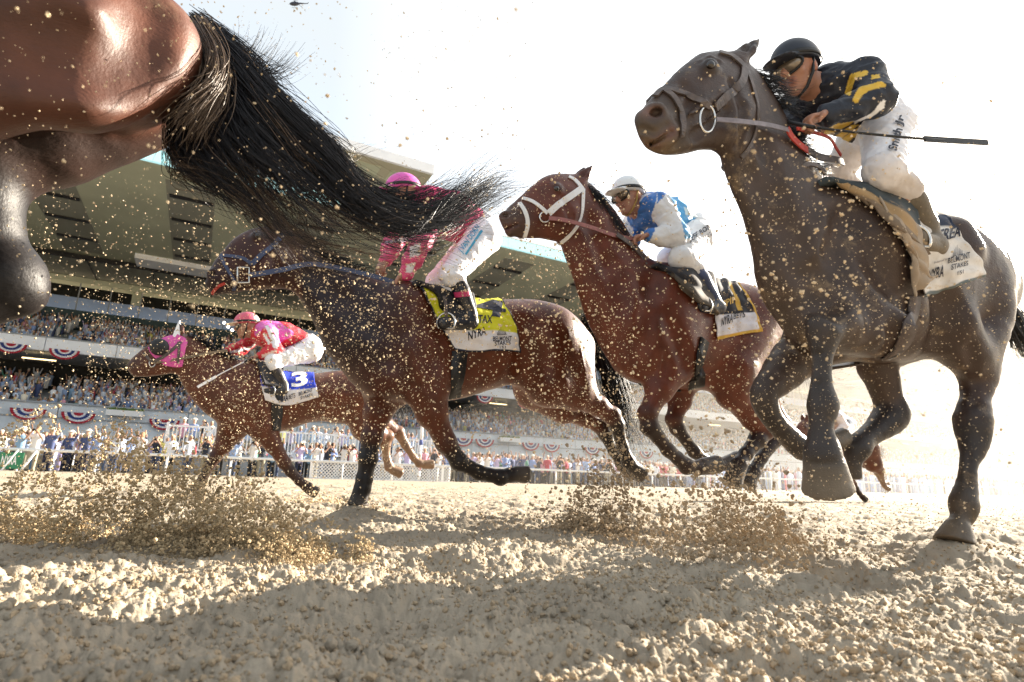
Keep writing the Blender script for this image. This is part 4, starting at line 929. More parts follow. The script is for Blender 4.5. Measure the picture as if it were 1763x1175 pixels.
def person_sdf(shirt, skin, hair, trousers, pose, hat=None):
    S = SDF(); k = .05
    S.cap((-.10, 0, .06), (-.10, 0, .82), .06, .085, k=k, col=trousers); S.cap((.10, 0, .06), (.10, 0, .82), .06, .085, k=k, col=trousers)
    S.cap((-.10, -.10, .04), (-.10, .04, .05), .045, .05, k=.03, col=(.02, .02, .02)); S.cap((.10, -.10, .04), (.10, .04, .05), .045, .05, k=.03, col=(.02, .02, .02))
    S.cap((0, 0, .88), (0, 0, 1.30), .155, .165, k=.06, sq=.75, n=(0, 1, 0), col=shirt); S.cap((-.15, 0, 1.38), (.15, 0, 1.38), .075, .075, k=.06, col=shirt)
    S.cap((0, 0, 1.40), (0, -.01, 1.52), .055, .05, k=.03, col=skin); S.ell((0, -.02, 1.62), (.078, .098, .12), k=.03, col=skin); S.ell((0, .012, 1.665), (.086, .10, .095), k=.02, col=hair)
    S.ell((0, -.12, 1.61), (.014, .02, .02), k=.015, col=skin)
    if hat: S.cap((0, 0, 1.70), (0, 0, 1.715), .17, .17, k=.01, col=hat, flat=True); S.ell((0, 0, 1.73), (.095, .10, .07), k=.02, col=hat)
    for sx in (-1, 1):
        sh = (sx*.19, 0, 1.37)
        if pose == 'up' or (pose == 'one' and sx > 0): el, ha = (sx*.30, -.06, 1.62), (sx*.24, -.10, 1.90)
        elif pose == 'photo': el, ha = (sx*.28, -.16, 1.24), (sx*.07, -.27, 1.56)
        elif pose == 'fold': el, ha = (sx*.26, -.06, 1.10), (-sx*.03, -.20, 1.14)
        else: el, ha = (sx*.25, .02, 1.08), (sx*.24, -.08, .84)
        S.cap(sh, el, .055, .045, k=.03, col=shirt); S.cap(el, ha, .042, .033, k=.02, col=skin if pose != 'fold' else shirt); S.ell(ha, (.04, .035, .055), k=.02, col=skin)
    if pose == 'photo': S.ell((0, -.30, 1.60), (.07, .10, .055), k=.01, col=(.015, .015, .016))
    return S
pm = []
gP = np.random.default_rng(21)
poses = ['down', 'fold', 'up', 'photo', 'one', 'down', 'photo', 'fold']
PWORD = {'down': 'arms down', 'fold': 'folded arms', 'up': 'both arms up', 'photo': 'raising a camera', 'one': 'one arm up'}
for i in range(24):
    ci = i % 16; pose = poses[(i*5) % 8]
    S = person_sdf(PALETTE[ci], SKIN[gP.integers(0, 4)], HAIR[gP.integers(0, 5)], [(.02,.025,.05),(.06,.08,.14),(.30,.27,.20),(.02,.02,.02)][gP.integers(0, 4)], pose, hat=(.75,.72,.62) if i in (3, 9, 14, 20) else None)
    V, F = S.mesh(.034, 1); c = S.colors(V, (.3, .3, .3), .01)
    me = mesh_obj('person', V, F, M['person'], None, True, c); me_d = me.data; bpy.data.objects.remove(me)
    pm.append((me_d, PNAME[ci], pose, ci, i in (3, 9, 14, 20)))
def put_person(x, y, z, rz, i, where, s=1.0, group='spectators crowding behind the rail', label=None):
    me, nm, pose, ci, hat = pm[i]
    o = bpy.data.objects.new('person', me); C.objects.link(o); o.location = (x, y, z); o.rotation_euler = (0, 0, rz); o.scale = (s,)*3
    tag(o, label or f"spectator in {nm}, {'pale hat' if hat else PWORD[pose]}, {where}", 'person', group); return o
gc = np.random.default_rng(31)
def in_view(x, y, z):
    u, v = project(np.array([[x, y, z]])); return -40 < u[0] < 1800
cnt = 0
photog = [3, 6, 11]; pc = [i for i, p in enumerate(pm) if p[2] == 'photo']
for px, i in ((432, 0), (447, 1), (466, 2), (513, 3), (540, 4), (561, 5), (590, 6), (604, 0), (24, 2), (50, 4), (350, 1), (700, 3), (745, 5)):
    p = on_Y(px, 812, YR+1.2+.25*(i % 3)); put_person(p.x, p.y, -.02, gc.normal(0, .3)-.1, pc[i % len(pc)], 'close behind the white rail', .97+.06*gc.random(), 'photographers lined up at the white rail'); cnt += 1
for k in range(30):
    x = PLAT[0]+.5+(PLAT[1]-PLAT[0]-1)*(k+.5*gc.random())/30; i = int(gc.integers(0, 24))
    put_person(x, PLAT[3]+.6+1.8*gc.random(), PLAT[2]+.002, gc.normal(-.15, .3), i, 'on the white picketed platform', .97+.07*gc.random(), 'spectators on the picket platform'); cnt += 1
for row in range(9):
    y = 30.6 + row*.95
    x = -9.0 - row*.25
    while x < 30+row and cnt < 296:
        x += .62 + .55*gc.random()
        if (PLAT[0]-.3 < x < PLAT[1]+.3) and y > 31.8: continue
        i = int(gc.integers(0, 24)); put_person(x, y+.3*gc.normal(), -.02, gc.normal(-.15, .4), i, 'on the apron before the stand', .95+.1*gc.random()); cnt += 1
def crowd_mass(name, spots, label, seed, standing=False):
    """everybody else, far off: head, shoulders and arms each, as one mass"""
    g = np.random.default_rng(seed); n = len(spots)
    def lathe(st, k=5):
        V = []; F = []
        for (z, rx, ry) in st: V += [(rx*math.cos(2*math.pi*j/k), ry*math.sin(2*math.pi*j/k), z) for j in range(k)]
        for i in range(len(st)-1): F += [(i*k+j, i*k+(j+1) % k, (i+1)*k+(j+1) % k, (i+1)*k+j) for j in range(k)]
        return V, F
    z0 = 0 if standing else .35
    body = lathe([(z0, .17, .14), (1.0, .19, .13), (1.36, .25, .13), (1.44, .10, .09)])
    head = lathe([(1.44, .05, .05), (1.50, .085, .095), (1.62, .095, .11), (1.74, .05, .06), (1.75, .01, .01)])
    armL = lathe([(0, .05, .05), (.5, .035, .035)], 4)
    V = np.array(body[0]+head[0]); F = np.array(body[1] + [tuple(i+len(body[0]) for i in f) for f in head[1]])
    up = g.random(n) < .28
    nV = len(V); nB = len(body[0]); an = g.normal(0, .5, n); ca, sa = np.cos(an), np.sin(an); sc = .93+.14*g.random(n)
    W = np.empty((n, nV, 3), np.float32)
    W[:, :, 0] = (V[None, :, 0]*ca[:, None]-V[None, :, 1]*sa[:, None])*sc[:, None]+spots[:, 0:1]; W[:, :, 1] = (V[None, :, 0]*sa[:, None]+V[None, :, 1]*ca[:, None])*sc[:, None]+spots[:, 1:2]; W[:, :, 2] = V[None, :, 2]*sc[:, None]+spots[:, 2:3]
    pal = np.array(PALETTE); wt = np.array([9, 10, 8, 6, 7, 8, 5, 7, 2, 2, .8, .8, 6, 2, 4, 3.]); wt /= wt.sum()
    col = np.empty((n, nV, 3)); sh = pal[g.choice(16, n, p=wt)]*(.75+.5*g.random((n, 1))); col[:, :nB] = sh[:, None]
    col[:, nB:] = np.array(SKIN)[g.choice(4, n, p=[.4, .25, .25, .1])][:, None]; hr = np.array(HAIR)[g.integers(0, 5, n)]; col[:, nB+15:] = hr[:, None]; col[:, nB+10:nB+15] = (.5*hr+.5*col[:, nB+12])[:, None]
    FF = (F[None] + (np.arange(n)*nV)[:, None, None]).reshape(-1, 4); VV = W.reshape(-1, 3); CC = col.reshape(-1, 3)
    # arms, raised on some
    m = up.nonzero()[0]; A = np.array(armL[0]); Fa = np.array(armL[1]); base = len(VV); vs_ = []; cs = []; fs = []
    for q_, sx in enumerate((-1, 1)):
        P = np.empty((len(m), len(A), 3), np.float32); lean = sx*(.1+.3*g.random(len(m)))
        P[:, :, 0] = spots[m, 0:1]+sx*.22+A[None, :, 0]+A[None, :, 2]*lean[:, None]; P[:, :, 1] = spots[m, 1:2]+A[None, :, 1]-A[None, :, 2]*.3; P[:, :, 2] = spots[m, 2:3]+1.34+A[None, :, 2]*1.05
        vs_.append(P.reshape(-1, 3)); cs.append(np.repeat(np.where(g.random((len(m), 1)) < .5, sh[m], np.array(SKIN[0])), len(A), 0)); fs.append((Fa[None]+(np.arange(len(m))*len(A))[:, None, None]).reshape(-1, 4)+base+q_*len(m)*len(A))
    VV = np.concatenate([VV]+vs_); CC = np.concatenate([CC]+cs); FF = np.concatenate([FF]+fs)
    o = mesh_obj(name, VV, FF, M['person'], None, True, CC); tag(o, label, 'crowd', kind='stuff')
def tier(y0, z0, y1, z1, rows, seed, xa=-40, xb=230):
    g = np.random.default_rng(seed); P = []
    for r_ in range(rows):
        t = r_/(rows-1); y = y0+(y1-y0)*t; z = z0+(z1-z0)*t; x = xa
        while x < xb:
            x += (.50+.25*g.random())*(1 if x < 70 else 1.5)
            if g.random() < .93 and (x % 13.0) > 1.1 and vnoise(np.array([x*.5]), np.array([y*.8]), seed)[0] > .13: P.append((x, y+g.normal(0, .12), z+g.normal(0, .06)))
    return np.array(P)
crowd_mass('lower_tier_crowd', tier(59.0, GS['zA']-1.25, 69.4, GS['zT1']-1.45, 12, 1), 'far off mass of spectators filling the lower seating tier of the stand', 41)
crowd_mass('balcony_crowd', tier(63.0, GS['zB1']-1.25, 75.4, GS['zT2']-1.5, 14, 2), 'far off mass of spectators filling the upper balcony of the stand', 42)
sp = []
for y in np.arange(36.0, 57.2, 1.0):
    x = -16-.2*(y-30)
    while x < 190:
        x += (.6+.5*gc.random())*(1 if x < 60 else 1.6)
        if (PLAT[0]-.4 < x < PLAT[1]+.4 and y < PLAT[3]+3.6): continue
        sp.append((x, y+.3*gc.normal(), .05*gc.normal()))
for y in np.arange(30.6, 36, .95):
    x = 31+y-30
    while x < 150: x += .65+.5*gc.random(); sp.append((x, y+.3*gc.normal(), 0))
crowd_mass('apron_crowd', np.array(sp), 'far off mass of spectators standing on the apron below the stand', 43, True)
# helicopter high over the stand
def helicopter():
    d = ray(507, 7); p = EYE + d*420; root = empty('helicopter', p); tag(root, 'small dark helicopter hovering in the white sky above the tail', 'helicopter')
    f = Vector((-.85, .5, .05)).normalized(); up = Vector((0, 0, 1)); s_ = f.cross(up)
    S = SDF().ell(p, (3.0, 1.1, 1.2), ax=[f, s_, up]).cap(p-f*2+up*.4, p-f*8.2+up*.6, .5, .2, k=.4).cap(p-f*8+up*.6, p-f*8.8+up*1.9, .25, .12, k=.2).cap(p+up*.8, p+up*1.9, .35, .15, k=.3)
    V, F = S.mesh(.22, 1); mesh_obj('fuselage', V, F, mat('dark blue paint', (.03, .035, .06)), root)
    m = MB()
    for an in (.5, 2.1): 
        v = f*math.cos(an)+s_*math.sin(an); m.tube([p+up*2-v*5.4, p+up*2+v*5.4], .16, 4)
    m.build('rotor_blade', M['black'], root)
    m = MB()
    for sg in (-1, 1): m.tube([p+s_*sg*1.2-up*1.7-f*1.8, p+s_*sg*1.2-up*1.7+f*2.0], .1, 5); m.tube([p+s_*sg*.8-up*.9, p+s_*sg*1.2-up*1.7], .08, 5)
    m.build('skid', M['black'], root)
helicopter()

# ---------------------------------------------------------------- riders
M['skin'] = mat('skin', (1, 1, 1), rough=.5, spec=.35, vcol=True, noise=.08, nscale=30)
M['silk'] = mat('racing silks', (1, 1, 1), rough=.5, spec=.35, vcol=True, noise=.06, nscale=9, bump=.9, bscale=16, dirt=(.20, .15, .09), dirt_amt=-.02, dscale=22)
M['silk_clean'] = mat('clean racing silks', (1, 1, 1), rough=.5, spec=.35, vcol=True, noise=.06, nscale=9, bump=.9, bscale=16)
M['breeches'] = mat('white breeches', (1, 1, 1), rough=.6, vcol=True, bump=.7, bscale=14, noise=.04, dirt=(.25, .18, .11), dirt_amt=-.03, dscale=26)
M['boot'] = mat('boot leather', (1, 1, 1), rough=.28, spec=.5, vcol=True, noise=.1, nscale=12, dirt=(.22, .16, .09), dirt_amt=.03, dscale=12)
M['boot_mud'] = mat('muddy boot leather', (.12, .095, .065), rough=.55, spec=.4, noise=.35, nscale=14, bump=.3, bscale=60, dirt=(.05, .05, .06), dirt_amt=.12, dscale=9)
M['helmet_w'] = mat('white helmet cloth', (.72, .74, .76), rough=.45, dirt=(.25, .19, .12), dirt_amt=.06, dscale=30)
M['helmet_k'] = mat('dark helmet cloth', (.012, .016, .028), rough=.45, noise=.3, nscale=20, dirt=(.10, .085, .065), dirt_amt=.08, dscale=16)
M['helmet_p'] = mat('pink helmet cloth', (1, 1, 1), rough=.4, vcol=True)
M['lens'] = mat('muddy goggle lens', (.16, .13, .10), rough=.12, spec=.7, metal=.35, noise=.6, nscale=18)
M['strapk'] = mat('black strap', (.012, .012, .013), rough=.5)
M['ink'] = mat('dark printed letters', (.012, .014, .03), rough=.6)
M['ink_blue'] = mat('blue printed line', (.04, .30, .48), rough=.6)
M['leather'] = mat('dark brown leather', (.085, .066, .060), rough=.42, noise=.35, nscale=30, dirt=(.20, .15, .10), dirt_amt=.05, dscale=30)
M['leather_tan'] = mat('dirty tan leather', (.17, .125, .08), rough=.5, noise=.4, nscale=18, dirt=(.07, .05, .035), dirt_amt=.12, dscale=9)
M['strap_white'] = mat('white bridle leather', (.70, .70, .71), rough=.4, dirt=(.30, .23, .15), dirt_amt=.03, dscale=40)
M['strap_blue'] = mat('dark blue bridle leather', (.045, .060, .12), rough=.4)
M['rein_pink'] = mat('dull red rein', (.26, .10, .09), rough=.5, noise=.2, nscale=30)
M['rein_red'] = mat('bright red rubber rein grip', (.42, .045, .03), rough=.5, noise=.2, nscale=30)
M['steel'] = mat('bright steel', (.62, .60, .57), rough=.2, metal=1.0)
def facehead(S, o, f, u, skin, s=1.0, k=.02):
    f = Vector(f).normalized(); u = (Vector(u)-f*Vector(u).dot(f)).normalized(); r = f.cross(u); o = Vector(o)
    P = lambda a, b, c: o + (r*a+f*b+u*c)*s
    E = lambda a, b, c: (a*s, b*s, c*s)
    ax = [r, f, u]; lip = (skin[0]*.75, skin[1]*.5, skin[2]*.5)
    S.ell(P(0, -.012, .035), E(.077, .097, .100), ax, k=k, col=skin); S.ell(P(0, .022, -.045), E(.058, .070, .072), ax, k=.03*s, col=skin)
    S.ell(P(0, .065, -.098), E(.026, .024, .022), ax, k=.025*s, col=skin)
    for g in (-1, 1):
        S.ell(P(g*.042, .062, -.022), E(.026, .022, .022), ax, k=.02*s, col=skin); S.ell(P(g*.079, -.012, -.005), E(.011, .020, .034), ax, k=.01*s, col=(skin[0], skin[1]*.8, skin[2]*.75))
        S.cap(P(g*.05, .078, .032), P(g*.015, .088, .034), .010*s, .011*s, k=.015*s, col=skin)
        S.ell(P(g*.034, .088, .012), E(.018, .012, .010), ax, k=.005*s, col=(.02, .015, .012))
    S.cap(P(0, .092, .022), P(0, .116, -.020), .009*s, .014*s, k=.012*s, col=skin); S.ell(P(0, .104, -.026), E(.021, .014, .012), ax, k=.01*s, col=skin)
    S.cap(P(-.020, .086, -.056), P(.020, .086, -.056), .009*s, .009*s, k=.008*s, col=lip); S.cap(P(-.017, .084, -.068), P(.017, .084, -.068), .010*s, .010*s, k=.008*s, col=lip)
    S.cap(P(-.024, .096, -.0615), P(.024, .096, -.0615), .0035*s, .0035*s, k=.004*s, col=(.05, .02, .02), sub=True)
    return P, E, ax
def hand(S, wr, d, pn, skin, s=1.0, side=1, curl=1.0):
    """palm, four unequal fingers closed round what they hold, a thumb from the palm's side"""
    wr = Vector(wr); d = Vector(d).normalized(); pn = (Vector(pn)-d*Vector(pn).dot(d)).normalized(); t = d.cross(pn)*side
    S.cap(wr, wr+d*.075*s, .030*s, .040*s, k=.02, sq=.5, n=pn, col=skin)
    for i, ln in enumerate((.92, 1.05, 1.0, .8)):
        b = wr + d*.082*s + t*(i-1.5)*.0205*s; a = 0; p = b; rr_ = .0105*s
        for j, L in enumerate((.042, .028, .020)):
            a += (.55, 1.05, .85)[j]*curl; q = p + (d*math.cos(a)+pn*math.sin(a))*L*ln*s; S.cap(p, q, rr_, rr_*.92, k=.004, col=skin); p = q; rr_ *= .92
    b = wr + d*.025*s - t*.034*s; q = b + (d*.75-t*.45+pn*.45).normalized()*.040*s; S.cap(b, q, .014*s, .012*s, k=.012, col=skin); S.cap(q, q+(d*.8+t*.25+pn*.55).normalized()*.032*s, .012*s, .0095*s, k=.005, col=skin)
def rider(H, J, label, h, skin, silk_cols, mats, helm_cols=None, look=None, boot_cols=None, hs=1.0):
    P = H.P; q = lambda k: P.pt(*J[k]); S = SDF(); fwd = -P.b; up = Vector((0, 0, 1))
    f = look if look is not None else fwd-up*.2; f = Vector(f).normalized()
    hd = q('head'); PP, EE, ax = facehead(S, hd, f, up, skin, hs)
    nb, pel = q('neck'), q('pelvis')
    S.cap(hd-up*.05*hs-f*.03, nb, .052, .06, k=.03, col=skin); S.cap(nb, pel, .10, .11, k=.05, col=skin)
    SL = SDF(); c0 = silk_cols['body']
    mid = nb.lerp(pel, .5) + up*.02; tr = J.get('tr', (.135, .15, .125))
    SL.cap(nb.lerp(pel, -.06), nb.lerp(pel, .15), .075, .12, k=.05, col=c0); SL.cap(nb.lerp(pel, .12), mid, tr[0], tr[1], k=.03, sq=1.12, n=P.w, col=c0); SL.cap(mid, pel.lerp(nb, .14), tr[1], tr[2], k=.03, sq=1.05, n=P.w, col=c0)
    for sd in ('n', 'f'):
        sh, el, wr, ha = q('sh_'+sd), q('el_'+sd), q('wr_'+sd), q('ha_'+sd)
        S.cap(nb, sh, .05, .05, k=.04, col=skin); S.cap(sh, el, .045, .038, k=.03, col=skin); S.cap(el, wr, .038, .026, k=.02, col=skin)
        pn = J.get('palm_'+sd, (0, 0, -1)); hand(S, wr, ha-wr, Vector(pn) if not isinstance(pn, str) else up, skin, 1.0, -1 if sd == 'n' else 1)
        a = silk_cols.get('arm', c0); R_ = J.get('ar', (.078, .068, .062, .046))
        SL.cap(nb.lerp(sh, .3), sh, .085, R_[0], k=.05, col=a); SL.cap(sh, el, R_[0], R_[1], k=.04, col=a); SL.cap(el, el.lerp(wr, .5), R_[1], R_[2], k=.03, col=a); SL.cap(el.lerp(wr, .5), wr.lerp(el, .06), R_[2], R_[3], k=.02, col=a)
    BR = SDF(); w_ = silk_cols.get('breeches', (.72, .72, .73)); cuff = silk_cols.get('cuff', w_)
    boots = []
    BR.cap(pel.lerp(nb, .12), pel, .115, .135, k=.04, col=w_)
    for sd in ('n', 'f'):
        hp, kn, bt, an, hl, to = [q(x+'_'+sd) for x in ('hip', 'kn', 'bt', 'an', 'hl', 'to')]
        S.cap(pel, hp, .09, .085, k=.04, col=skin); S.cap(hp, kn, .08, .05, k=.03, col=skin); S.cap(kn, an, .045, .03, k=.02, col=skin)
        BR.cap(pel, hp, .13, .115, k=.05, col=w_); BR.cap(hp, kn, J.get('th', .115), .075, k=.05, col=w_); BR.cap(kn, bt, .074, .064, k=.03, col=cuff)
        B = SDF(); bc = boot_cols or dict(b=(.012, .012, .014)); b0 = bc['b']
        B.cap(bt, an, .062, .045, k=.02, col=bc.get('top', b0)); B.cap(bt.lerp(an, .4), an, .059, .046, k=.02, col=b0); B.cap(an, hl, .044, .036, k=.03, col=b0); B.cap(hl, to, .040, .038, k=.04, col=b0)
        sole = bc.get('sole', b0); B.cap(hl-up*.028, to-up*.026, .022, .022, k=.015, sq=1.5, n=P.w, col=sole); boots.append(B)
    V, F = S.mesh(h, 1); o = mesh_obj('person', V, F, M['skin'], None, True, S.colors(V, skin, .006)); tag(o, label, 'jockey')
    out = dict(o=o)
    def part(nm, sdf, m, paint=None, hh=h, rel=1):
        V, F = sdf.mesh(hh, rel)
        if nm in ('silks', 'breeches'): V = wrinkle(V, F, .024 if nm == 'silks' else .015, .085, len(label), (1, 1, 1.5)); V = wrinkle(V, F, .007, .035, 4)
        c = sdf.colors(V, (.5, .5, .5), .008)
        if paint:
            x, y = project(V)
            for it in paint: 
                c[in_poly(x, y, it[1])] = it[0]
        ob = mesh_obj(nm, V, F, m, o, True, c); out[nm] = bvh_of(V, F); out[nm+'_o'] = ob; return ob
    part('silks', SL, mats.get('silk', M['silk']), silk_cols.get('paint'))
    part('breeches', BR, mats.get('breeches', M['breeches']), silk_cols.get('bpaint'))
    for B in boots[::-1]: part('boot', B, mats.get('boot', M['boot']), None)
    HL = SDF(); hc = helm_cols or {}; hb = hc.get('b', (.5, .5, .5))
    HL.ell(PP(0, -.012, .048), EE(.104, .128, .112), ax, k=.01, col=hb); HL.plane(PP(0, .04, .030), (-(ax[2])+ax[1]*.12), k=.012)
    HL.ell(PP(0, .118, .040), EE(.078, .072, .011), ax, k=.02, col=hc.get('peak', hb))
    ho = part('helmet', HL, mats['helmet'], hc.get('paint'), min(h, .009))
    G = SDF(); G.ell(PP(0, .072, .008), EE(.076, .040, .034), ax, k=.01); V, F = G.mesh(min(h, .008)*.8, 1); go = mesh_obj('goggles', V, F, M['lens'], o)
    T = MB(); ring = []
    for i in range(41):
        a = 2*math.pi*i/40; ring.append(PP(.1075*math.cos(a), -.012+.131*math.sin(a), .045+.012*math.sin(a)))
    V, F = ribbon(ring, [(p-PP(0, -.012, .045)) for p in ring], .022*hs, .004); T.add(V, F); T.build('goggle_strap', hc.get('strap', M['strapk']), go, True)
    fr = [PP(.080*math.cos(a), .078+.026*abs(math.sin(a))*0+.024*(1-abs(math.cos(a))), .008+.037*math.sin(a)) for a in np.linspace(0, 2*math.pi, 25)]
    T = MB(); T.tube(fr, .0055*hs, 6); T.build('goggle_frame', M['strapk'], go, True)
    T = MB(); T.tube([PP(-.085, -.01, .03), PP(-.076, .01, -.04), PP(-.045, .035, -.10), PP(0, .045, -.128), PP(.045, .035, -.10), PP(.076, .01, -.04), PP(.085, -.01, .03)], .0075*hs, 6); T.build('chin_strap', hc.get('chin', M['strapk']), ho, True)
    return out
def whip(P, pts, label, r=(.006, .009, .006), col='strapk'):
    Q = [P.pt(*p) for p in pts]; root = empty('riding_whip', Q[0]); tag(root, label, 'whip')
    S3 = spline(Q, 16); m = MB(); m.tube(S3[:5], .0085, 8); m.build('grip', M['strapk'], root, True)
    m = MB(); m.tube(S3[4:13], .0055, 8); m.build('shaft', M[col], root, True); m = MB()
    V, F = ribbon([Vector(p) for p in S3[11:]], [P.w]*5, .024, .008); m.add(V, F); m.build('popper', M[col], root)
DKW = (.72, .73, .75)
# A's rider: black and gold
GOLD = (.62, .40, .05); KB = (.010, .012, .022)
JA = dict(head=(1371,126,-.02), neck=(1412,158,0), pelvis=(1508,212,0), sh_n=(1486,136,-.19), el_n=(1508,172,-.26), wr_n=(1420,200,-.15), ha_n=(1388,208,-.12),
          sh_f=(1398,158,.18), el_f=(1345,205,.22), wr_f=(1372,232,.10), ha_f=(1388,222,.06), hip_n=(1528,226,-.12), kn_n=(1520,296,-.27), bt_n=(1560,328,-.27), an_n=(1592,388,-.25), hl_n=(1612,424,-.27), to_n=(1580,410,-.29),
          hip_f=(1488,232,.12), kn_f=(1440,296,.26), bt_f=(1462,320,.27), an_f=(1500,370,.27), hl_f=(1520,395,.28), to_f=(1490,388,.28), tr=(.145,.155,.13), ar=(.085,.075,.064,.05), th=.12)
paintA = [(GOLD, [(1454,162),(1463,128),(1494,121),(1494,129),(1473,135),(1463,165)]), (GOLD, [(1467,174),(1479,150),(1518,140),(1527,148),(1498,156),(1485,164),(1474,179)]), (GOLD, [(1500,130),(1513,128),(1516,134),(1500,137)]),
          (GOLD, [(1394,248),(1404,232),(1440,214),(1470,209),(1444,226),(1420,234),(1408,250)]), (GOLD, [(1430,240),(1470,214),(1478,216),(1440,246)]), (GOLD, [(1438,248),(1468,226),(1512,203),(1516,212),(1480,230),(1444,256)]),
          ((.75,.75,.76), [(1470,210),(1500,196),(1520,172),(1525,172),(1522,186),(1505,200),(1474,212)])]
RA = rider(HA, JA, 'jockey in muddy black silks with gold stripes on the dark muddy horse', .0075, (.34, .17, .11), dict(body=KB, arm=(.016, .02, .032), paint=paintA, cuff=(.50, .45, .42), breeches=(.72, .71, .74)), dict(helmet=M['helmet_k'], boot=M['boot_mud']), dict(b=KB), look=-HA.P.b-Vector((0, 0, .30))-HA.P.w*.12, hs=1.07, boot_cols=dict(b=(.1, .1, .1)))
lettering('lettering', [('Smith', (1541,263), (1552,226), (1527,259), .03), ('Jr', (1553,222), (1560,205), (1538,216), .03)], RA['breeches'], M['ink'], RA['breeches_o'], .009)
whip(HA.P, [(1358,211,-.13), (1420,222,-.27), (1560,237,-.44), (1700,246,-.52)], 'long black riding whip held level by the jockey in black and gold')
# B's rider: blue and white
BL = (.045, .17, .50); WH = (.72, .73, .75)
JB = dict(head=(1082,342,-.02), neck=(1106,362,0), pelvis=(1190,402,0), sh_n=(1138,354,-.19), el_n=(1168,408,-.26), wr_n=(1118,407,-.16), ha_n=(1096,410,-.12), sh_f=(1104,362,.19), el_f=(1080,400,.24), wr_f=(1092,415,.10), ha_f=(1082,412,.07),
          hip_n=(1196,412,-.12), kn_n=(1172,446,-.27), bt_n=(1196,462,-.27), an_n=(1224,512,-.26), hl_n=(1238,530,-.27), to_n=(1206,526,-.29), hip_f=(1190,412,.12), kn_f=(1150,446,.26), bt_f=(1170,465,.27), an_f=(1195,505,.27), hl_f=(1210,520,.28), to_f=(1185,515,.28))
RB = rider(HB, JB, 'jockey in blue silks with white sleeves on the bright bay horse', .009, (.36, .18, .12), dict(body=BL, arm=WH, paint=[(BL, [(1090,362),(1108,340),(1132,328),(1129,350),(1121,372),(1128,396),(1112,430),(1090,430)]), (BL, [(1132,328),(1150,330),(1140,342),(1131,352)]), ((.10,.34,.62), [(1150,334),(1180,340),(1216,360),(1214,410),(1180,412),(1172,376),(1160,350)]), ((.55,.68,.72), [(1178,356),(1204,366),(1202,376),(1180,370)])]), dict(helmet=M['helmet_w']), dict(b=WH, chin=mat('tan chin strap', (.35, .22, .06))), look=-HB.P.b-Vector((0, 0, .25))-HB.P.w*.1, boot_cols=dict(b=(.012, .014, .025), top=(.05, .08, .20)))
V, F = SDF().ell(HB.P.pt(1190, 372, 0), (.17, .15, .10), ax=[HB.P.b-Vector((0, 0, .25)), HB.P.w, Vector((0, 0, 1))]).mesh(.012, 1)
lettering('lettering', [('JEFF ROD', (1188,421), (1224,396), (1184,411), .02), ('CATERING', (1196,426), (1224,406), (1193,420), .01)], RB['breeches'], M['ink'], RB['breeches_o'], .009)
# C's rider: magenta and white
MG = (.62, .035, .16)
JC = dict(head=(694,336,-.02), neck=(722,352,0), pelvis=(826,398,0), sh_n=(752,372,-.19), el_n=(724,420,-.27), wr_n=(697,474,-.18), ha_n=(688,490,-.14), sh_f=(735,368,.19), el_f=(680,412,.24), wr_f=(664,450,.16), ha_f=(655,462,.12),
          hip_n=(832,410,-.12), kn_n=(776,474,-.26), bt_n=(786,480,-.27), an_n=(808,540,-.26), hl_n=(812,556,-.28), to_n=(762,556,-.30), hip_f=(822,412,.12), kn_f=(752,486,.25), bt_f=(760,494,.26), an_f=(776,540,.27), hl_f=(780,552,.28), to_f=(745,552,.28), th=.125, tr=(.15,.165,.14))
RC = rider(HC, JC, 'jockey in magenta silks and pink cap partly hidden by the flying tail', .010, (.36, .18, .12), dict(body=MG, arm=(.66, .08, .20), breeches=(.74, .74, .78), paint=[((.72,.70,.74), [(705,424),(725,418),(722,440),(706,444)]), ((.72,.70,.74), [(700,455),(716,452),(710,470),(698,470)]), ((.60,.58,.74), [(662,416),(700,408),(704,416),(664,420)])]), dict(helmet=M['helmet_p'], silk=M['silk_clean'], breeches=mat('clean white breeches', (1, 1, 1), vcol=True, rough=.55, bump=.6, bscale=14)), dict(b=(.66, .10, .42), paint=[((.62,.72,.5), [(656,316),(690,325),(715,318),(715,323),(690,331),(656,322)])]), look=-HC.P.b-Vector((0, 0, .3)), boot_cols=dict(b=(.010, .011, .018), sole=(.02, .02, .02)))
lettering('lettering', [('J.VAN DORN', (797,440), (829,396), (788,431), .02)], RC['breeches'], M['ink_blue'], RC['breeches_o'], .009)
lettering('underline', [([[(0, 0), (1, 0), (1, 1), (0, 1)], [(0, 1, 2, 3)]], (802,441), (831,399), (799,439))], RC['breeches'], M['ink_blue'], RC['breeches_o'], .009)
mb = MB()
for y0, col in ((492, 'bred'), (505, 'bred')):
    pass
strap(mb, RC['boot'] if 'boot' in RC else HC.bv, [(783,508),(795,507),(808,506)], .035, .003, .002); mb.build('boot_band', mat('magenta boot band', (.45, .03, .12)), RC['o'])
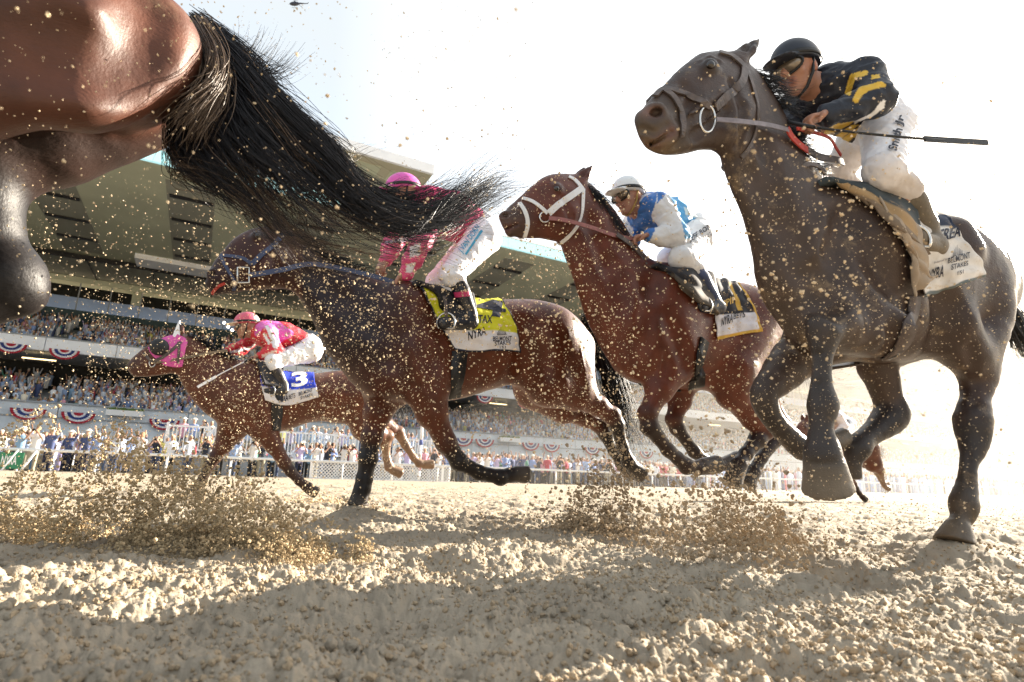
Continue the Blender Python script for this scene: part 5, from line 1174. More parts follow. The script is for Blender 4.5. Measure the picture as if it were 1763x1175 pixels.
# D's rider: red, pink and white
JD = dict(head=(424,563,-.02), neck=(446,572,0), pelvis=(530,598,0), sh_n=(462,574,-.19), el_n=(474,603,-.25), wr_n=(448,613,-.20), ha_n=(430,618,-.18), sh_f=(448,574,.19), el_f=(415,600,.24), wr_f=(392,604,.12), ha_f=(380,605,.08),
          hip_n=(534,604,-.12), kn_n=(470,622,-.26), bt_n=(472,632,-.27), an_n=(488,664,-.26), hl_n=(490,674,-.28), to_n=(456,674,-.29), hip_f=(528,604,.12), kn_f=(462,622,.25), bt_f=(466,634,.26), an_f=(480,660,.27), hl_f=(484,672,.28), to_f=(456,670,.28), th=.13, tr=(.145,.16,.145))
RDc, PKc = (.56, .030, .045), (.60, .12, .40)
RD = rider(HD, JD, 'jockey in red and pink silks with white striped sleeves on the hooded horse', .013, (.36, .18, .12), dict(body=RDc, arm=RDc, breeches=(.74, .74, .75), paint=[(PKc, [(440,560),(452,552),(478,552),(505,572),(505,578),(480,592),(474,580),(466,566),(452,566),(445,580),(438,578)]), ((.72,.72,.74), [(456,562),(462,560),(480,592),(478,602),(470,598),(464,580)]), ((.72,.72,.74), [(452,575),(456,575),(466,590),(462,594)]), ((.72,.72,.74), [(395,605),(430,597),(440,590),(440,594),(430,602),(397,609)]), ((.72,.55,.50), [(450,612),(478,601),(478,605),(452,617)])]), dict(helmet=M['helmet_p'], silk=M['silk_clean']), dict(b=(.60, .10, .16), peak=(.60, .48, .36), paint=[((.72, .55, .50), [(436,540),(452,548),(450,560),(440,556)])]), look=-HD.P.b-Vector((0, 0, .25)), boot_cols=dict(b=(.03, .028, .028)))
whip(HD.P, [(436,616,-.22), (415,626,-.26), (380,644,-.30), (340,667,-.34)], 'pale riding whip pointing down from the hand of the red and pink jockey', col='whitep')
lettering('lettering', [('JEFF BURN', (492,605), (520,592), (490,599), .02)], RD['breeches'], M['ink'], RD['breeches_o'], .009)

# ---------------------------------------------------------------- saddles, cloths, girths, bridles
def bilinear_rows(rows, nu, nv):
    G = np.array([spline([(x, y, 0) for x, y in r], nu)[:, :2] for r in rows]); return np.stack([spline([(p[0], p[1], 0) for p in G[:, i]], nv)[:, :2] for i in range(nu)], 1)
def cloth(H, name, rows, paint, m, label=None, cat=None, parent=None, off=.012, nu=44, nv=40, wave=.004, thick=.005, seed=1, far=True):
    """a cloth lying over the horse's back and hanging down both its sides"""
    G = bilinear_rows(rows, nu, nv); g = np.random.default_rng(seed)
    near = np.array([[cast(H.bv, *G[j, i], off + wave*math.sin(i*.55+j*.2+seed)+wave*.8*math.sin(j*.7-i*.25))[0] for i in range(nu)] for j in range(nv)])
    col_n = np.array([[paint(i/(nu-1), j/(nv-1)) for i in range(nu)] for j in range(nv)])
    if far:
        fr = np.array([[H.P.mirror(Vector(p)) for p in r] for r in near]); allp = np.concatenate([fr[::-1], near]); allc = np.concatenate([col_n[::-1], col_n])
    else: allp, allc = near, col_n
    nr = len(allp); i = np.arange(nr-1)[:, None]*nu + np.arange(nu-1)[None]; F = np.stack([i, i+1, i+nu+1, i+nu], -1).reshape(-1, 4)
    V = allp.reshape(-1, 3); o = mesh_obj(name, V, F, m, parent, True, allc.reshape(-1, 3))
    sm = o.modifiers.new('thickness', 'SOLIDIFY'); sm.thickness = thick; sm.offset = 0
    if label: tag(o, label, cat)
    n0 = (nr-nv)*nu; i2 = np.arange(nv-1)[:, None]*nu + np.arange(nu-1)[None]; F2 = np.stack([i2, i2+1, i2+nu+1, i2+nu], -1).reshape(-1, 4)
    return o, bvh_of(near.reshape(-1, 3), F2)
M['cloth'] = mat('saddle cloth', (1, 1, 1), rough=.75, vcol=True, noise=.06, nscale=14)
M['cloth_mud'] = mat('muddy saddle cloth', (1, 1, 1), rough=.8, vcol=True, noise=.15, nscale=14, dirt=(.32, .20, .10), dirt_amt=.15, dscale=10)
SKY = [(0,0),(.02,.35),(.06,.35),(.06,0),(.12,0),(.12,.55),(.17,.62),(.17,0),(.24,0),(.24,.8),(.29,.88),(.29,0),(.36,0),(.40,1.0),(.44,.9),(.44,0),(.52,0),(.52,.75),(.58,.60),(.58,0),(.66,0),(.66,.5),(.72,.45),(.72,0),(.80,0),(.80,.3),(.95,.25),(1,0)]
def skyline():
    bars = [(0,.06,.35),(.10,.16,.58),(.22,.28,.85),(.34,.40,1.0),(.46,.50,.75),(.56,.62,.62),(.68,.74,.48),(.80,.88,.35),(0,1,-.06)]
    V = []; F = []
    for a, b, t in bars:
        n = len(V); V += [(a, 0), (b, 0), (b-.01, t), (a+.02, t*.95)]; F.append((n, n+1, n+2, n+3))
    return V, F
# A
def pA(u, v):
    if v > .93 : return (.10, .12, .12)
    return (.58, .56, .54) if v > .18 else ((.02, .03, .06) if (u > .55) else (.55, .56, .60))
oA, bA = cloth(HA, 'saddle_cloth', [[(1540,355),(1592,366),(1634,380)],[(1556,405),(1606,412),(1652,414)],[(1576,462),(1625,462),(1684,446)],[(1586,512),(1636,494),(1688,478)]], pA, M['cloth_mud'], 'mud stained white saddle cloth on the dark muddy horse', 'saddle cloth', off=.016)
lettering('lettering', [('EREA', (1612,418), (1652,408), (1616,398), .02), (skyline(), (1638,442), (1656,438), (1638,424)), ('BELMONT', (1630,455), (1668,445), (1630,445), .015), ('STAKES', (1636,466), (1664,458), (1636,457), .015), ('151', (1646,474), (1656,471), (1646,468), .01), ('Presented by', (1606,456), (1628,449), (1606,451), .0), ('NYRA', (1595,485), (1622,476), (1597,465), .02)], bA, M['ink'], oA, .0075)
cloth(HA, 'saddle', [[(1412,320),(1470,330),(1520,345),(1560,362)],[(1438,326),(1490,348),(1535,378),(1572,410)],[(1470,340),(1508,372),(1546,410),(1580,445)]], lambda u, v: (.035, .045, .05) if v < .45 else ((.30, .20, .10) if v < .75 else (.16, .12, .085)), M['cloth_mud'], 'small muddy leather saddle on the dark muddy horse', 'saddle', off=.035, thick=.03, nu=30, nv=20)
oA2, _ = cloth(HA, 'saddle_flap', [[(1500,350),(1530,372),(1562,400)],[(1534,400),(1556,430),(1578,450)],[(1556,440),(1568,462),(1584,480)],[(1558,508),(1572,496),(1594,478)]], lambda u, v: (.30, .24, .18), M['cloth_mud'], 'dirty cream leather flap hanging before the stirrup of the dark muddy horse', 'flap', off=.04, thick=.012, nu=26, nv=30, wave=.006)
def girth(H, pix, wdt, m, label):
    mb = MB(); strap(mb, H.bv, pix, wdt, .012, .004, n=30); o = mb.build('girth', m, None, True); tag(o, label, 'girth')
    V = [H.P.mirror(v) for v in mb.V]; mesh_obj('girth_strap', V, mb.F, m, o, True)
girth(HA, [(1572,510),(1568,540),(1560,575),(1545,600),(1522,616)], .055, M['leather'], 'dark green girth strap buckled round the dark muddy horse')
girth(HC, [(791,606),(788,630),(785,655),(778,684)], .11, M['strapk'], 'broad black girth round horse four')
girth(HB, [(1211,585),(1208,600),(1203,620),(1198,666)], .11, M['strapk'], 'broad black girth round the bright bay horse')
girth(HD, [(478,668),(477,700),(475,742)], .11, M['strapk'], 'broad black girth round the hooded horse')
# C
YE = (.62, .60, .02); NV = (.012, .014, .03)
def pC(u, v):
    if u > .955 or v > .93 or u < .03: return NV
    return YE if v < .55 else (.72, .71, .74)
oC, bC = cloth(HC, 'saddle_cloth', [[(722,498),(790,509),(835,512),(866,520)],[(742,535),(800,545),(850,548),(884,556)],[(762,572),(812,580),(856,582),(892,584)],[(782,604),(812,606),(850,603),(894,607)]], pC, M['cloth'], 'bright yellow saddle cloth numbered four with white lower band', 'saddle cloth', off=.014)
lettering('lettering', [('4', (816,540), (868,549), (822,508), .02), ('TAX', (822,557), (847,558), (823,543), .02), ('NYRA', (806,586), (836,576), (806,572), .02), (skyline(), (855,577), (872,576), (855,564)), ('BELMONT', (848,588), (880,587), (848,580), .015), ('STAKES', (851,595), (878,594), (851,588), .015), ('151', (860,600), (870,600), (860,596), .01)], bC, M['ink'], oC, .0075)
cloth(HC, 'saddle', [[(712,494),(745,500),(785,508),(812,510)],[(742,505),(765,520),(795,530),(815,535)],[(756,530),(772,545),(795,556),(814,560)]], lambda u, v: (.018, .018, .022), M['cloth'], 'small black racing saddle on the yellow cloth of horse four', 'saddle', off=.035, thick=.03, nu=26, nv=20)
# B
GD = (.55, .33, .05)
def pB(u, v):
    if u > .93 or v > .92: return GD
    if v > .55: return (.60, .60, .66)
    return GD if (.55 < u < .64 and .1 < v < .5) else (.014, .014, .02)
oB, bB = cloth(HB, 'saddle_cloth', [[(1216,478),(1246,483),(1272,490)],[(1226,520),(1260,520),(1292,522)],[(1230,556),(1266,552),(1304,548)],[(1232,586),(1268,578),(1310,572)]], pB, M['cloth_mud'], 'black saddle cloth with gold edge and white band on the bright bay horse', 'saddle cloth', off=.014)
lettering('lettering', [('SPIN', (1243,532), (1268,520), (1243,520), .02)], bB, mat('gold letters', GD), oB, .0075)
lettering('lettering', [('NYRA', (1240,563), (1260,555), (1241,548), .02), ('BETS', (1261,551), (1281,547), (1262,540), .01), ('presented by', (1248,541), (1266,535), (1248,538), .0)], bB, M['ink'], oB, .0075)
cloth(HB, 'saddle', [[(1128,462),(1160,470),(1195,474),(1222,478)],[(1150,472),(1180,492),(1205,500),(1228,510)],[(1172,500),(1192,520),(1212,532),(1230,545)]], lambda u, v: (.02, .02, .025) if v < .6 else (.08, .07, .06), M['cloth_mud'], 'small dark racing saddle on the bright bay horse', 'saddle', off=.035, thick=.03, nu=26, nv=20)
# D
def pD(u, v):
    if v > .60: return (.60, .58, .58)
    return (.02, .05, .48)
oD, bD = cloth(HD, 'saddle_cloth', [[(448,630),(490,634),(540,640)],[(447,650),(492,655),(542,660)],[(450,668),(492,676),(545,670)],[(456,690),(494,698),(548,684)]], pD, M['cloth'], 'royal blue saddle cloth numbered three with dirty white band', 'saddle cloth', off=.016, nu=30, nv=26)
lettering('lettering', [('3', (502,668), (530,664), (501,643), .03)], bD, M['whitep'], oD, .0075)
lettering('lettering', [('NYRA', (480,695), (496,690), (480,683), .02), ('BETS', (497,688), (508,685), (497,680), .01), ('BELMONT', (514,682), (538,675), (514,676), .01), ('STAKES', (517,688), (538,682), (517,683), .01)], bD, M['ink'], oD, .0075)
cloth(HD, 'saddle', [[(440,628),(462,632),(486,636)],[(446,645),(465,650),(484,655)],[(452,664),(468,668),(484,670)]], lambda u, v: (.02, .02, .025), M['cloth'], 'small black racing saddle on the blue cloth of the hooded horse', 'saddle', off=.04, thick=.03, nu=16, nv=12)
# stirrups
def stirrup(P, pts_leather, c, label):
    root = empty('stirrup', P.pt(*c)); tag(root, label, 'stirrup'); m = MB(); free_strap(m, [P.pt(*p) for p in pts_leather], .022, .004, P.w); m.build('leather', M['leather'], root)
    p = P.pt(*c); m = MB(); pts = [p + P.b*.055*math.cos(a)*.9 + Vector((0, 0, 1))*(.065*math.sin(a)) - P.w*.03*math.cos(a) for a in np.linspace(-.6, math.pi+.6, 16)]; m.tube(pts+[pts[0]], .007, 6); m.build('iron', M['steel'], root, True)
stirrup(HA.P, [(1545,375,-.30), (1562,398,-.31), (1574,404,-.31)], (1577,412,-.30), 'muddy stirrup iron under the boot of the black and gold jockey')
stirrup(HB.P, [(1190,492,-.30), (1204,512,-.31), (1208,520,-.31)], (1210,526,-.30), 'stirrup iron under the boot of the blue and white jockey')
stirrup(HC.P, [(765,510,-.31), (768,530,-.32), (768,548,-.32)], (768,556,-.31), 'stirrup iron under the boot of the magenta jockey')
stirrup(HD.P, [(462,645,-.31), (463,660,-.32), (464,668,-.32)], (464,674,-.31), 'stirrup iron under the boot of the red and pink jockey')
def ring(H, px, py, rx, ry, m, parent, lat=-.062, sq=False):
    p = H.P.pt(px, py, lat); a = (H.P.pt(px+1, py, lat)-p)*rx; b = (H.P.pt(px, py-1, lat)-p)*ry; mbb = MB()
    if sq: pts = [p+a*x+b*y for x, y in ((-1,-1),(-1,0),(-1,1),(0,1),(1,1),(1,0),(1,-1),(0,-1),(-1,-1))]
    else: pts = [p+a*math.cos(t)+b*math.sin(t) for t in np.linspace(0, 2*math.pi, 25)]
    mbb.tube(pts, .0052, 8); return mbb.build('bit_ring', m, parent, True)
# A bridle
br = empty('bridle', HA.P.pt(1240, 160)); br.parent = HA.o
def bpart(H, nm, pix, wdt, m, parent, off=.002, thick=.005, mir=True):
    mb = MB(); strap(mb, H.bv, pix, wdt, thick, off); o = mb.build(nm, m, parent)
    if mir: mesh_obj(nm, [H.P.mirror(v) for v in mb.V], mb.F, m, parent, False)
    return o
bpart(HA, 'browband', [(1238,92),(1258,98),(1272,108),(1281,118)], .030, M['leather'], br, .003, .008)
bpart(HA, 'cheekpiece', [(1281,118),(1277,140),(1262,158),(1247,170),(1230,186)], .036, M['leather'], br, .004, .007)
bpart(HA, 'noseband', [(1128,168),(1143,155),(1165,159),(1190,168),(1222,184)], .026, M['leather'], br, .003, .008)
bpart(HA, 'figure_eight_strap', [(1143,156),(1160,170),(1171,192),(1175,215),(1172,236)], .026, M['leather'], br, .003, .008)
bpart(HA, 'throatlatch', [(1284,116),(1294,145),(1303,180),(1302,215),(1292,250),(1276,272)], .019, M['leather'], br)
ring(HA, 1218, 205, 13, 23, M['steel'], br, -.085)
mb = MB(); fp = [HA.P.pt(*p) for p in ((1234,206,-.10),(1262,208,-.125),(1300,212,-.13),(1330,217,-.125),(1358,224,-.12))]; free_strap(mb, fp, .022, .004, HA.P.w); mb.build('rein', mat('grey leather rein', (.19, .17, .19), rough=.5, noise=.2, nscale=40), br)
mb = MB(); free_strap(mb, [HA.P.pt(*p) for p in ((1356,222,-.12),(1364,236,-.11),(1378,250,-.10),(1392,260,-.09))], .034, .006, HA.P.w); free_strap(mb, [HA.P.pt(*p) for p in ((1372,222,-.11),(1400,228,-.10),(1428,238,-.09),(1440,256,-.08),(1448,268,-.07))], .016, .006, HA.P.w); mb.build('rein_grip', M['rein_red'], br)
mb = MB(); free_strap(mb, [HA.P.pt(*p) for p in ((1390,258,-.09),(1410,270,-.09),(1440,276,-.08),(1452,280,-.06))], .035, .008, HA.P.w); free_strap(mb, [HA.P.pt(*p) for p in ((1378,292,-.10),(1392,283,-.11),(1410,288,-.11),(1420,300,-.10))], .018, .008, HA.P.w); mb.build('neck_strap', M['leather'], br)
# B bridle
br = empty('bridle', HB.P.pt(950, 350)); br.parent = HB.o
bpart(HB, 'browband', [(979,305),(990,311),(1003,326)], .030, M['strap_white'], br)
bpart(HB, 'cheekpiece', [(1000,326),(980,340),(960,354),(944,368)], .040, M['strap_white'], br, .003, .007)
bpart(HB, 'noseband', [(899,342),(915,347),(930,357),(942,368)], .024, M['strap_white'], br)
bpart(HB, 'figure_eight_strap', [(894,350),(904,366),(908,386),(903,408)], .026, M['strap_white'], br)
bpart(HB, 'throatlatch', [(1004,325),(1002,362),(995,386),(980,406),(966,418)], .024, M['strap_white'], br)
ring(HB, 938, 374, 9, 9, M['steel'], br, -.075)
mb = MB(); free_strap(mb, [HB.P.pt(*p) for p in ((945,376,-.09),(965,378,-.12),(995,385,-.13),(1025,394,-.125),(1060,406,-.12),(1094,412,-.12))], .026, .005, HB.P.w); mb.build('rein', M['rein_pink'], br)
mb = MB(); free_strap(mb, [HB.P.pt(*p) for p in ((1062,404,-.13),(1085,420,-.13),(1105,440,-.12),(1114,462,-.12))], .030, .008, HB.P.w); free_strap(mb, [HB.P.pt(*p) for p in ((1112,452,-.14),(1122,470,-.15),(1142,478,-.2),(1142,466,-.2))], .014, .006, HB.P.w); mb.build('neck_strap', M['leather'], br)
# C bridle
br = empty('bridle', HC.P.pt(420, 440)); br.parent = HC.o
bpart(HC, 'noseband', [(380,441),(400,442),(420,446),(434,456)], .020, M['strap_blue'], br)
bpart(HC, 'figure_eight_strap', [(381,444),(394,468),(404,486),(402,500)], .018, M['strap_blue'], br)
bpart(HC, 'cheekpiece', [(488,404),(470,424),(450,440),(434,456)], .028, M['strap_blue'], br, .003, .007)
bpart(HC, 'browband', [(470,398),(480,404),(488,412)], .022, M['strap_blue'], br)
ring(HC, 419, 474, 10, 13, M['steel'], br, -.085, True)
mb = MB(); free_strap(mb, [HC.P.pt(*p) for p in ((430,474,-.095),(450,471,-.12),(490,464,-.125),(540,455,-.12),(620,470,-.13),(686,488,-.15))], .030, .005, HC.P.w); mb.build('rein', M['strap_blue'], br)
bpart(HC, 'tongue_tie', [(388,488),(376,494),(366,505)], .016, M['rein_red'], br)
# D hood
oH, _ = cloth(HD, 'blinker_hood', [[(256,600),(283,583),(308,577)],[(262,612),(290,604),(322,588)],[(274,622),(297,618),(319,604)],[(283,629),(299,632),(314,632)]], lambda u, v: (.62, .10, .34), M['cloth'], None, None, HD.o, off=.010, nu=26, nv=22, wave=.002)
p_, n_ = cast(HD.bv, 275, 598, .012); V, F = SDF().ell(p_, (.085, .05, .085)).mesh(.012, 1); mesh_obj('blinker_cup', V, F, M['strapk'], oH)
a_, b_ = HD.P.pt(306, 582, -.05), HD.P.pt(309, 553, -.06); V, F = SDF().cap(a_, b_, .052, .012, k=.01, sq=.6, n=HD.P.w).mesh(.012, 1); mesh_obj('ear_cover', V, F, M['whitep'], oH)
br = empty('bridle', HD.P.pt(270, 610)); br.parent = HD.o
bpart(HD, 'cheekpiece', [(312,590),(296,604),(280,616),(266,622)], .030, M['leather'], br, .016)
bpart(HD, 'throatlatch', [(308,590),(308,605),(306,625)], .024, M['leather'], br, .016)
bpart(HD, 'noseband', [(248,608),(256,618),(264,626)], .024, M['leather'], br, .006)
mb = MB(); free_strap(mb, [HD.P.pt(*p) for p in ((264,625,-.09),(310,618,-.11),(360,608,-.13),(392,604,-.14))], .026, .005, HD.P.w); mb.build('rein', M['leather_tan'], br)
ring(HD, 262, 626, 5, 6, M['steel'], br, -.08)

# ---------------------------------------------------------------- manes and tails
def G_(P, rows):
    return [[P.pt(*p) for p in r] for r in rows]
tailE = [[(338,28,0),(390,72,-.03),(440,100,-.05),(485,112,-.06),(530,128,-.06),(575,132,-.06)],
 [(338,33,0),(400,84,-.04),(440,125,-.05),(475,160,-.06),(530,190,-.06),(595,215,-.05),(655,248,-.05)],
 [(339,42,0),(405,104,-.05),(455,160,-.06),(525,220,-.06),(595,290,-.05),(655,345,-.04),(720,364,-.02)],
 [(340,50,0),(410,118,-.06),(470,188,-.07),(555,262,-.07),(625,338,-.06),(712,376,-.03),(790,356,0),(852,308,.02),(910,272,.04)],
 [(340,58,0),(412,138,-.06),(472,212,-.08),(560,290,-.08),(632,364,-.07),(726,388,-.04),(800,348,-.01),(866,300,.02),(925,285,.04)],
 [(339,68,0),(400,152,-.05),(450,232,-.08),(545,328,-.08),(640,384,-.07),(740,396,-.04),(802,384,-.01),(856,362,.02),(905,338,.03)],
 [(336,82,0),(380,160,-.04),(425,250,-.07),(505,345,-.08),(592,405,-.07),(682,426,-.05),(762,416,-.02),(835,382,.02)],
 [(333,98,0),(360,172,-.02),(395,258,-.06),(465,345,-.08),(545,412,-.07),(632,446,-.05),(722,442,-.02),(795,428,.0)],
 [(331,112,.02),(338,190,.0),(360,268,-.04),(428,338,-.06),(505,410,-.06),(582,455,-.05),(672,468,-.03),(742,468,.0)],
 [(328,126,.03),(312,215,.02),(326,286,-.02),(392,318,-.04),(442,368,-.05),(492,428,-.05),(562,468,-.04),(645,492,-.02)],
 [(324,138,.03),(296,235,.03),(284,286,.0),(342,308,-.03),(410,330,-.04),(452,372,-.05),(502,432,-.05),(560,480,-.04)]]
gE = G_(HE.P, tailE)
def locks(name, guides, nl, per, r, m, parent, lo, hi, len0, len1, wob, rad, seed, npt=30):
    """tangled hair: separate locks that wander between the guide lines, each a thin bundle fraying to its tip"""
    g = np.random.default_rng(seed); G = np.array([spline(q, npt) for q in guides]); ng = len(G); T = np.linspace(0, 1, npt); C_ = []; 
    out = []
    for l in range(nl):
        p = lo+(hi-lo)*g.random(); p2 = np.clip(p + g.normal(0, .9)*T**1.2, 0, ng-1.001); i = p2.astype(int); u = (p2-i)[:, None]
        c = G[i, np.arange(npt)]*(1-u) + G[np.minimum(i+1, ng-1), np.arange(npt)]*u
        ph = g.random(3)*6.28; fr = 1+2*g.random(3); c = c + wob*np.sin(T[:, None]*6.28*fr+ph)*(T[:, None]**.8)*(.5+g.random()) + g.normal(0, .010, 3)
        tip = g.normal(0, .05, 3)*np.array([1, .6, 1]); c = c + tip*(T[:, None]**3)
        L = len0+(len1-len0)*g.random(); k = int(per*(.4+1.2*g.random())); prof = rad*(.35+1.1*np.sin(math.pi*np.clip(T*1.05, 0, 1))**.8)*(.6+.8*g.random()) + .004
        off = g.normal(0, 1, (k, 1, 3)); S = c[None] + off*prof[None, :, None] + g.normal(0, 1, (k, 1, 3))*.03*(T[None, :, None]**4)
        tt = np.linspace(0, 1, npt)[None]*(L*(.52+.48*g.random((k, 1))**.6))*(npt-1); a = np.clip(tt.astype(int), 0, npt-2); f = (tt-a)[..., None]; rw = np.arange(k)[:, None]
        out.append(S[rw, a]*(1-f)+S[rw, a+1]*f)
    S = np.concatenate(out); n = len(S); D = np.gradient(S, axis=1); D /= np.linalg.norm(D, axis=-1, keepdims=True)+1e-9
    a1 = np.cross(D, np.array([.31, .62, .72])); a1 /= np.linalg.norm(a1, axis=-1, keepdims=True)+1e-9; a2 = np.cross(D, a1)
    rr = r*(.6+.8*g.random((n, 1, 1)))*(1-.75*T[None, :, None]**2); V = np.stack([S+rr*(a1*math.cos(6.283*k/3)+a2*math.sin(6.283*k/3)) for k in range(3)], 2).reshape(-1, 3)
    base = np.arange(n)[:, None, None]*npt*3 + np.arange(npt-1)[None, :, None]*3; k = np.arange(3)[None, None]
    F = np.stack([base+k, base+(k+1) % 3, base+3+(k+1) % 3, base+3+k], -1).reshape(-1, 4); return mesh_obj(name, V, F, m, parent, True)
locks('tail', gE, 40, 34, .0013, M['hair'], HE.o, 2.75, 4.1, .86, 1.0, .024, .009, 1)
locks('tail', gE, 22, 9, .0010, M['hair'], HE.o, 3.0, 5.4, 1.0, 1.0, .045, .012, 7)      # the main flow to the tip
locks('tail', gE, 62, 34, .0013, M['hair'], HE.o, 2.9, 8.8, .28, .53, .052, .013, 2)      # the thick body under it
locks('tail', gE, 30, 18, .0011, M['hair'], HE.o, 0.2, 2.5, .45, .72, .034, .010, 3)      # spikes along the top
locks('tail', gE, 40, 12, .0010, M['hair'], HE.o, 4.0, 9.8, .5, 1.0, .055, .010, 4)      # loose wisps below
locks('tail', gE, 16, 16, .0010, M['hair_brown'], HE.o, 7.0, 10, .5, 1.0, .022, .008, 5)
locks('tail', gE, 26, 16, .0010, M['hair_brown'], HE.o, 1.5, 8, .3, .7, .045, .008, 6)
strands('tail', [[HE.P.pt(342, 30+8*i, -.04), HE.P.pt(372, 75+12*i, -.09), HE.P.pt(380-6*i, 125+14*i, -.12), HE.P.pt(345-8*i, 175+10*i, -.12), HE.P.pt(318-6*i, 215+9*i, -.10)] for i in range(4)], 170, .0011, M['hair_brown'], HE.o, 18, .012, .02, 4, clump=10, wave=.006)
strands('tail', G_(HE.P, [[(400,90,-.05),(440,120,-.05),(470,110,-.05),(498,80,-.05)], [(395,95,-.05),(440,130,-.05),(480,130,-.05),(510,95,-.05)], [(380,70,-.05),(410,90,-.05),(420,70,-.05),(426,48,-.05)]]), 120, .0011, M['hair'], HE.o, 14, .008, .02, 5, clump=6)
strands('tail', G_(HC.P, [[(1006,548,0),(1030,575,0),(1046,625,0),(1060,690,0),(1066,740,0)], [(1008,552,0),(1040,590,0),(1056,640,0),(1074,705,0),(1092,765,0)], [(1010,560,0),(1032,620,0),(1050,680,0),(1072,740,0),(1084,790,0)]]), 700, .0022, M['hair'], HC.o, 18, .02, .04, 6, clump=18, wave=.012)
strands('tail', G_(HA.P, [[(1725,500,0),(1752,540,.02),(1785,575,.04),(1830,600,.06)], [(1725,508,0),(1748,560,.02),(1772,600,.04),(1820,640,.06)], [(1722,515,0),(1742,570,.02),(1760,605,.04),(1790,650,.06)]]), 500, .0016, M['hair'], HA.o, 16, .015, .035, 7, clump=14)
strands('tail', G_(HB.P, [[(1312,520,0),(1345,540,0),(1380,580,0),(1400,640,0)], [(1312,528,0),(1340,560,0),(1368,610,0),(1385,670,0)]]), 350, .0018, M['hair'], HB.o, 14, .02, .04, 8)
strands('tail', G_(HD.P, [[(646,652,0),(672,668,0),(692,690,0),(705,715,0)], [(646,656,0),(668,676,0),(684,700,0),(694,725,0)]]), 250, .003, M['hair'], HD.o, 12, .02, .05, 9)
def mane(H, roots, dx, dy, n, seed, r=.0013, lift=-.03, m='hair', drop=14):
    g = []
    for (x, y) in roots:
        g.append([H.P.pt(x-4, y+3, -.02), H.P.pt(x+dx*.35, y+dy*.35-4, -.03+lift), H.P.pt(x+dx*.7, y+dy*.7, -.03+lift*1.5), H.P.pt(x+dx, y+dy+drop*.3, lift*1.5)])
    strands('mane', g, n, r, M[m], H.o, 12, .008, .022, seed, clump=12, wave=.008)
mane(HA, [(1288,118), (1300,140), (1312,160), (1326,182)], 62, 18, 220, 11)
mane(HA, [(1340,206), (1360,236), (1380,268), (1398,296)], 34, 16, 300, 12)
mane(HB, [(1000,315), (1014,330), (1030,352), (1046,375), (1062,402)], 26, 26, 700, 13, .0018)
mane(HC, [(500,405), (540,436), (590,458), (640,480)], 30, 0, 400, 14, .0018)
mane(HD, [(325,580), (350,594), (376,610), (400,622)], 16, 2, 260, 15, .003)

# ---------------------------------------------------------------- a sixth horse far behind the leader's legs
def copy_tree(o, off, parent=None):
    c = o.copy(); C.objects.link(c); c.parent = parent
    if parent is None: c.location = o.location + off
    for ch in o.children:
        if ch.name.split('.')[0] != 'blinker_hood': copy_tree(ch, off, c)
    return c
_o = HD.P.pt(480, 690); _t = on_Y(1440, 735, 7.2); OFF = Vector((_t.x-_o.x, _t.y-_o.y, 0))
c = copy_tree(HD.o, OFF); c['label'] = 'distant bay horse behind the legs of the dark muddy horse'
c = copy_tree(RD['o'], OFF)
for ch in c.children:
    if ch.name.startswith('silks'): ch.material_slots[0].link = 'OBJECT'; ch.material_slots[0].material = mat('white and red silks', (.7, .62, .6), rough=.5)
c['label'] = 'distant jockey on the horse seen behind the raised legs of the dark muddy one'

# ---------------------------------------------------------------- dirt in the air
def scatter(n, boxes, seed):
    """positions and radii of flying lumps: (x0,y0,x1,y1, near, far, rmin, rmax px at 1763 wide, power)"""
    g = np.random.default_rng(seed); P = []; Rr = []
    tot = sum(b[9] for b in boxes)
    for (x0, y0, x1, y1, d0, d1, r0, r1, pw, wt) in boxes:
        k = int(n*wt/tot); x = x0+(x1-x0)*g.random(k); y = y0+(y1-y0)*g.random(k); d = d0+(d1-d0)*g.random(k); rad = (r0+(r1-r0)*g.random(k)**pw)
        cl = vnoise(x/70, y/70, seed) * .9 + .25; keep = g.random(k) < cl; x, y, d, rad = x[keep], y[keep], d[keep], rad[keep]
        D = ((x-CX)/FPX)[:, None]*np.array(_s2) - ((y-CY)/FPX)[:, None]*np.array(_u2) + np.array(_f)
        P.append(np.array(EYE)+D*d[:, None]); Rr.append(rad*d/FPX)
    P = np.concatenate(P); Rr = np.concatenate(Rr); ok = P[:, 2] > gheight(P[:, 0], P[:, 1])
    return P[ok], Rr[ok]
P, r = scatter(30000, [(0,300,1120,840, 1.5,3.3, .4,1.7,3.5, 5), (150,480,680,850, 3.2,5.6, .4,1.2,2.5, 3), (330,420,1100,800, 1.3,3.2, .45,2.2,4.5, 4), (0,0,900,560, 1.0,1.4, .7,2.2,3, .8), (1180,480,1763,920, 1.1,2.6, .35,1.3,3, 2.6)], 51)
clods('flying_dirt', P, r, 'fine specks of dirt kicked up and hanging in the air across the field', M['speck'], 52, 0)
P, r = scatter(5200, [(900,290,1370,830, 1.3,2.6, .6,3.0,4, 3), (1110,100,1740,900, .9,1.45, .6,2.8,4, 3.6), (1280,220,1560,620, .8,1.35, .8,4.2,6, 2.0), (520,430,1000,760, 1.2,3.0, .8,3.0,4, 1.4), (0,0,900,560, .5,1.05, 1.2,3.8,3, .40)], 53)
clods('flying_clods', P, r*.82, 'bright sunlit clods of dirt flying between the viewer and the horses', M['speck'], 54, 1)
P, r = scatter(160, [(400,0,1763,300, 1.5,4, .5,1.4,2, 1)], 55)
clods('flying_grit', P, r, 'a few dark grains of dirt flung up against the sky', M['dirt'], 56, 0)
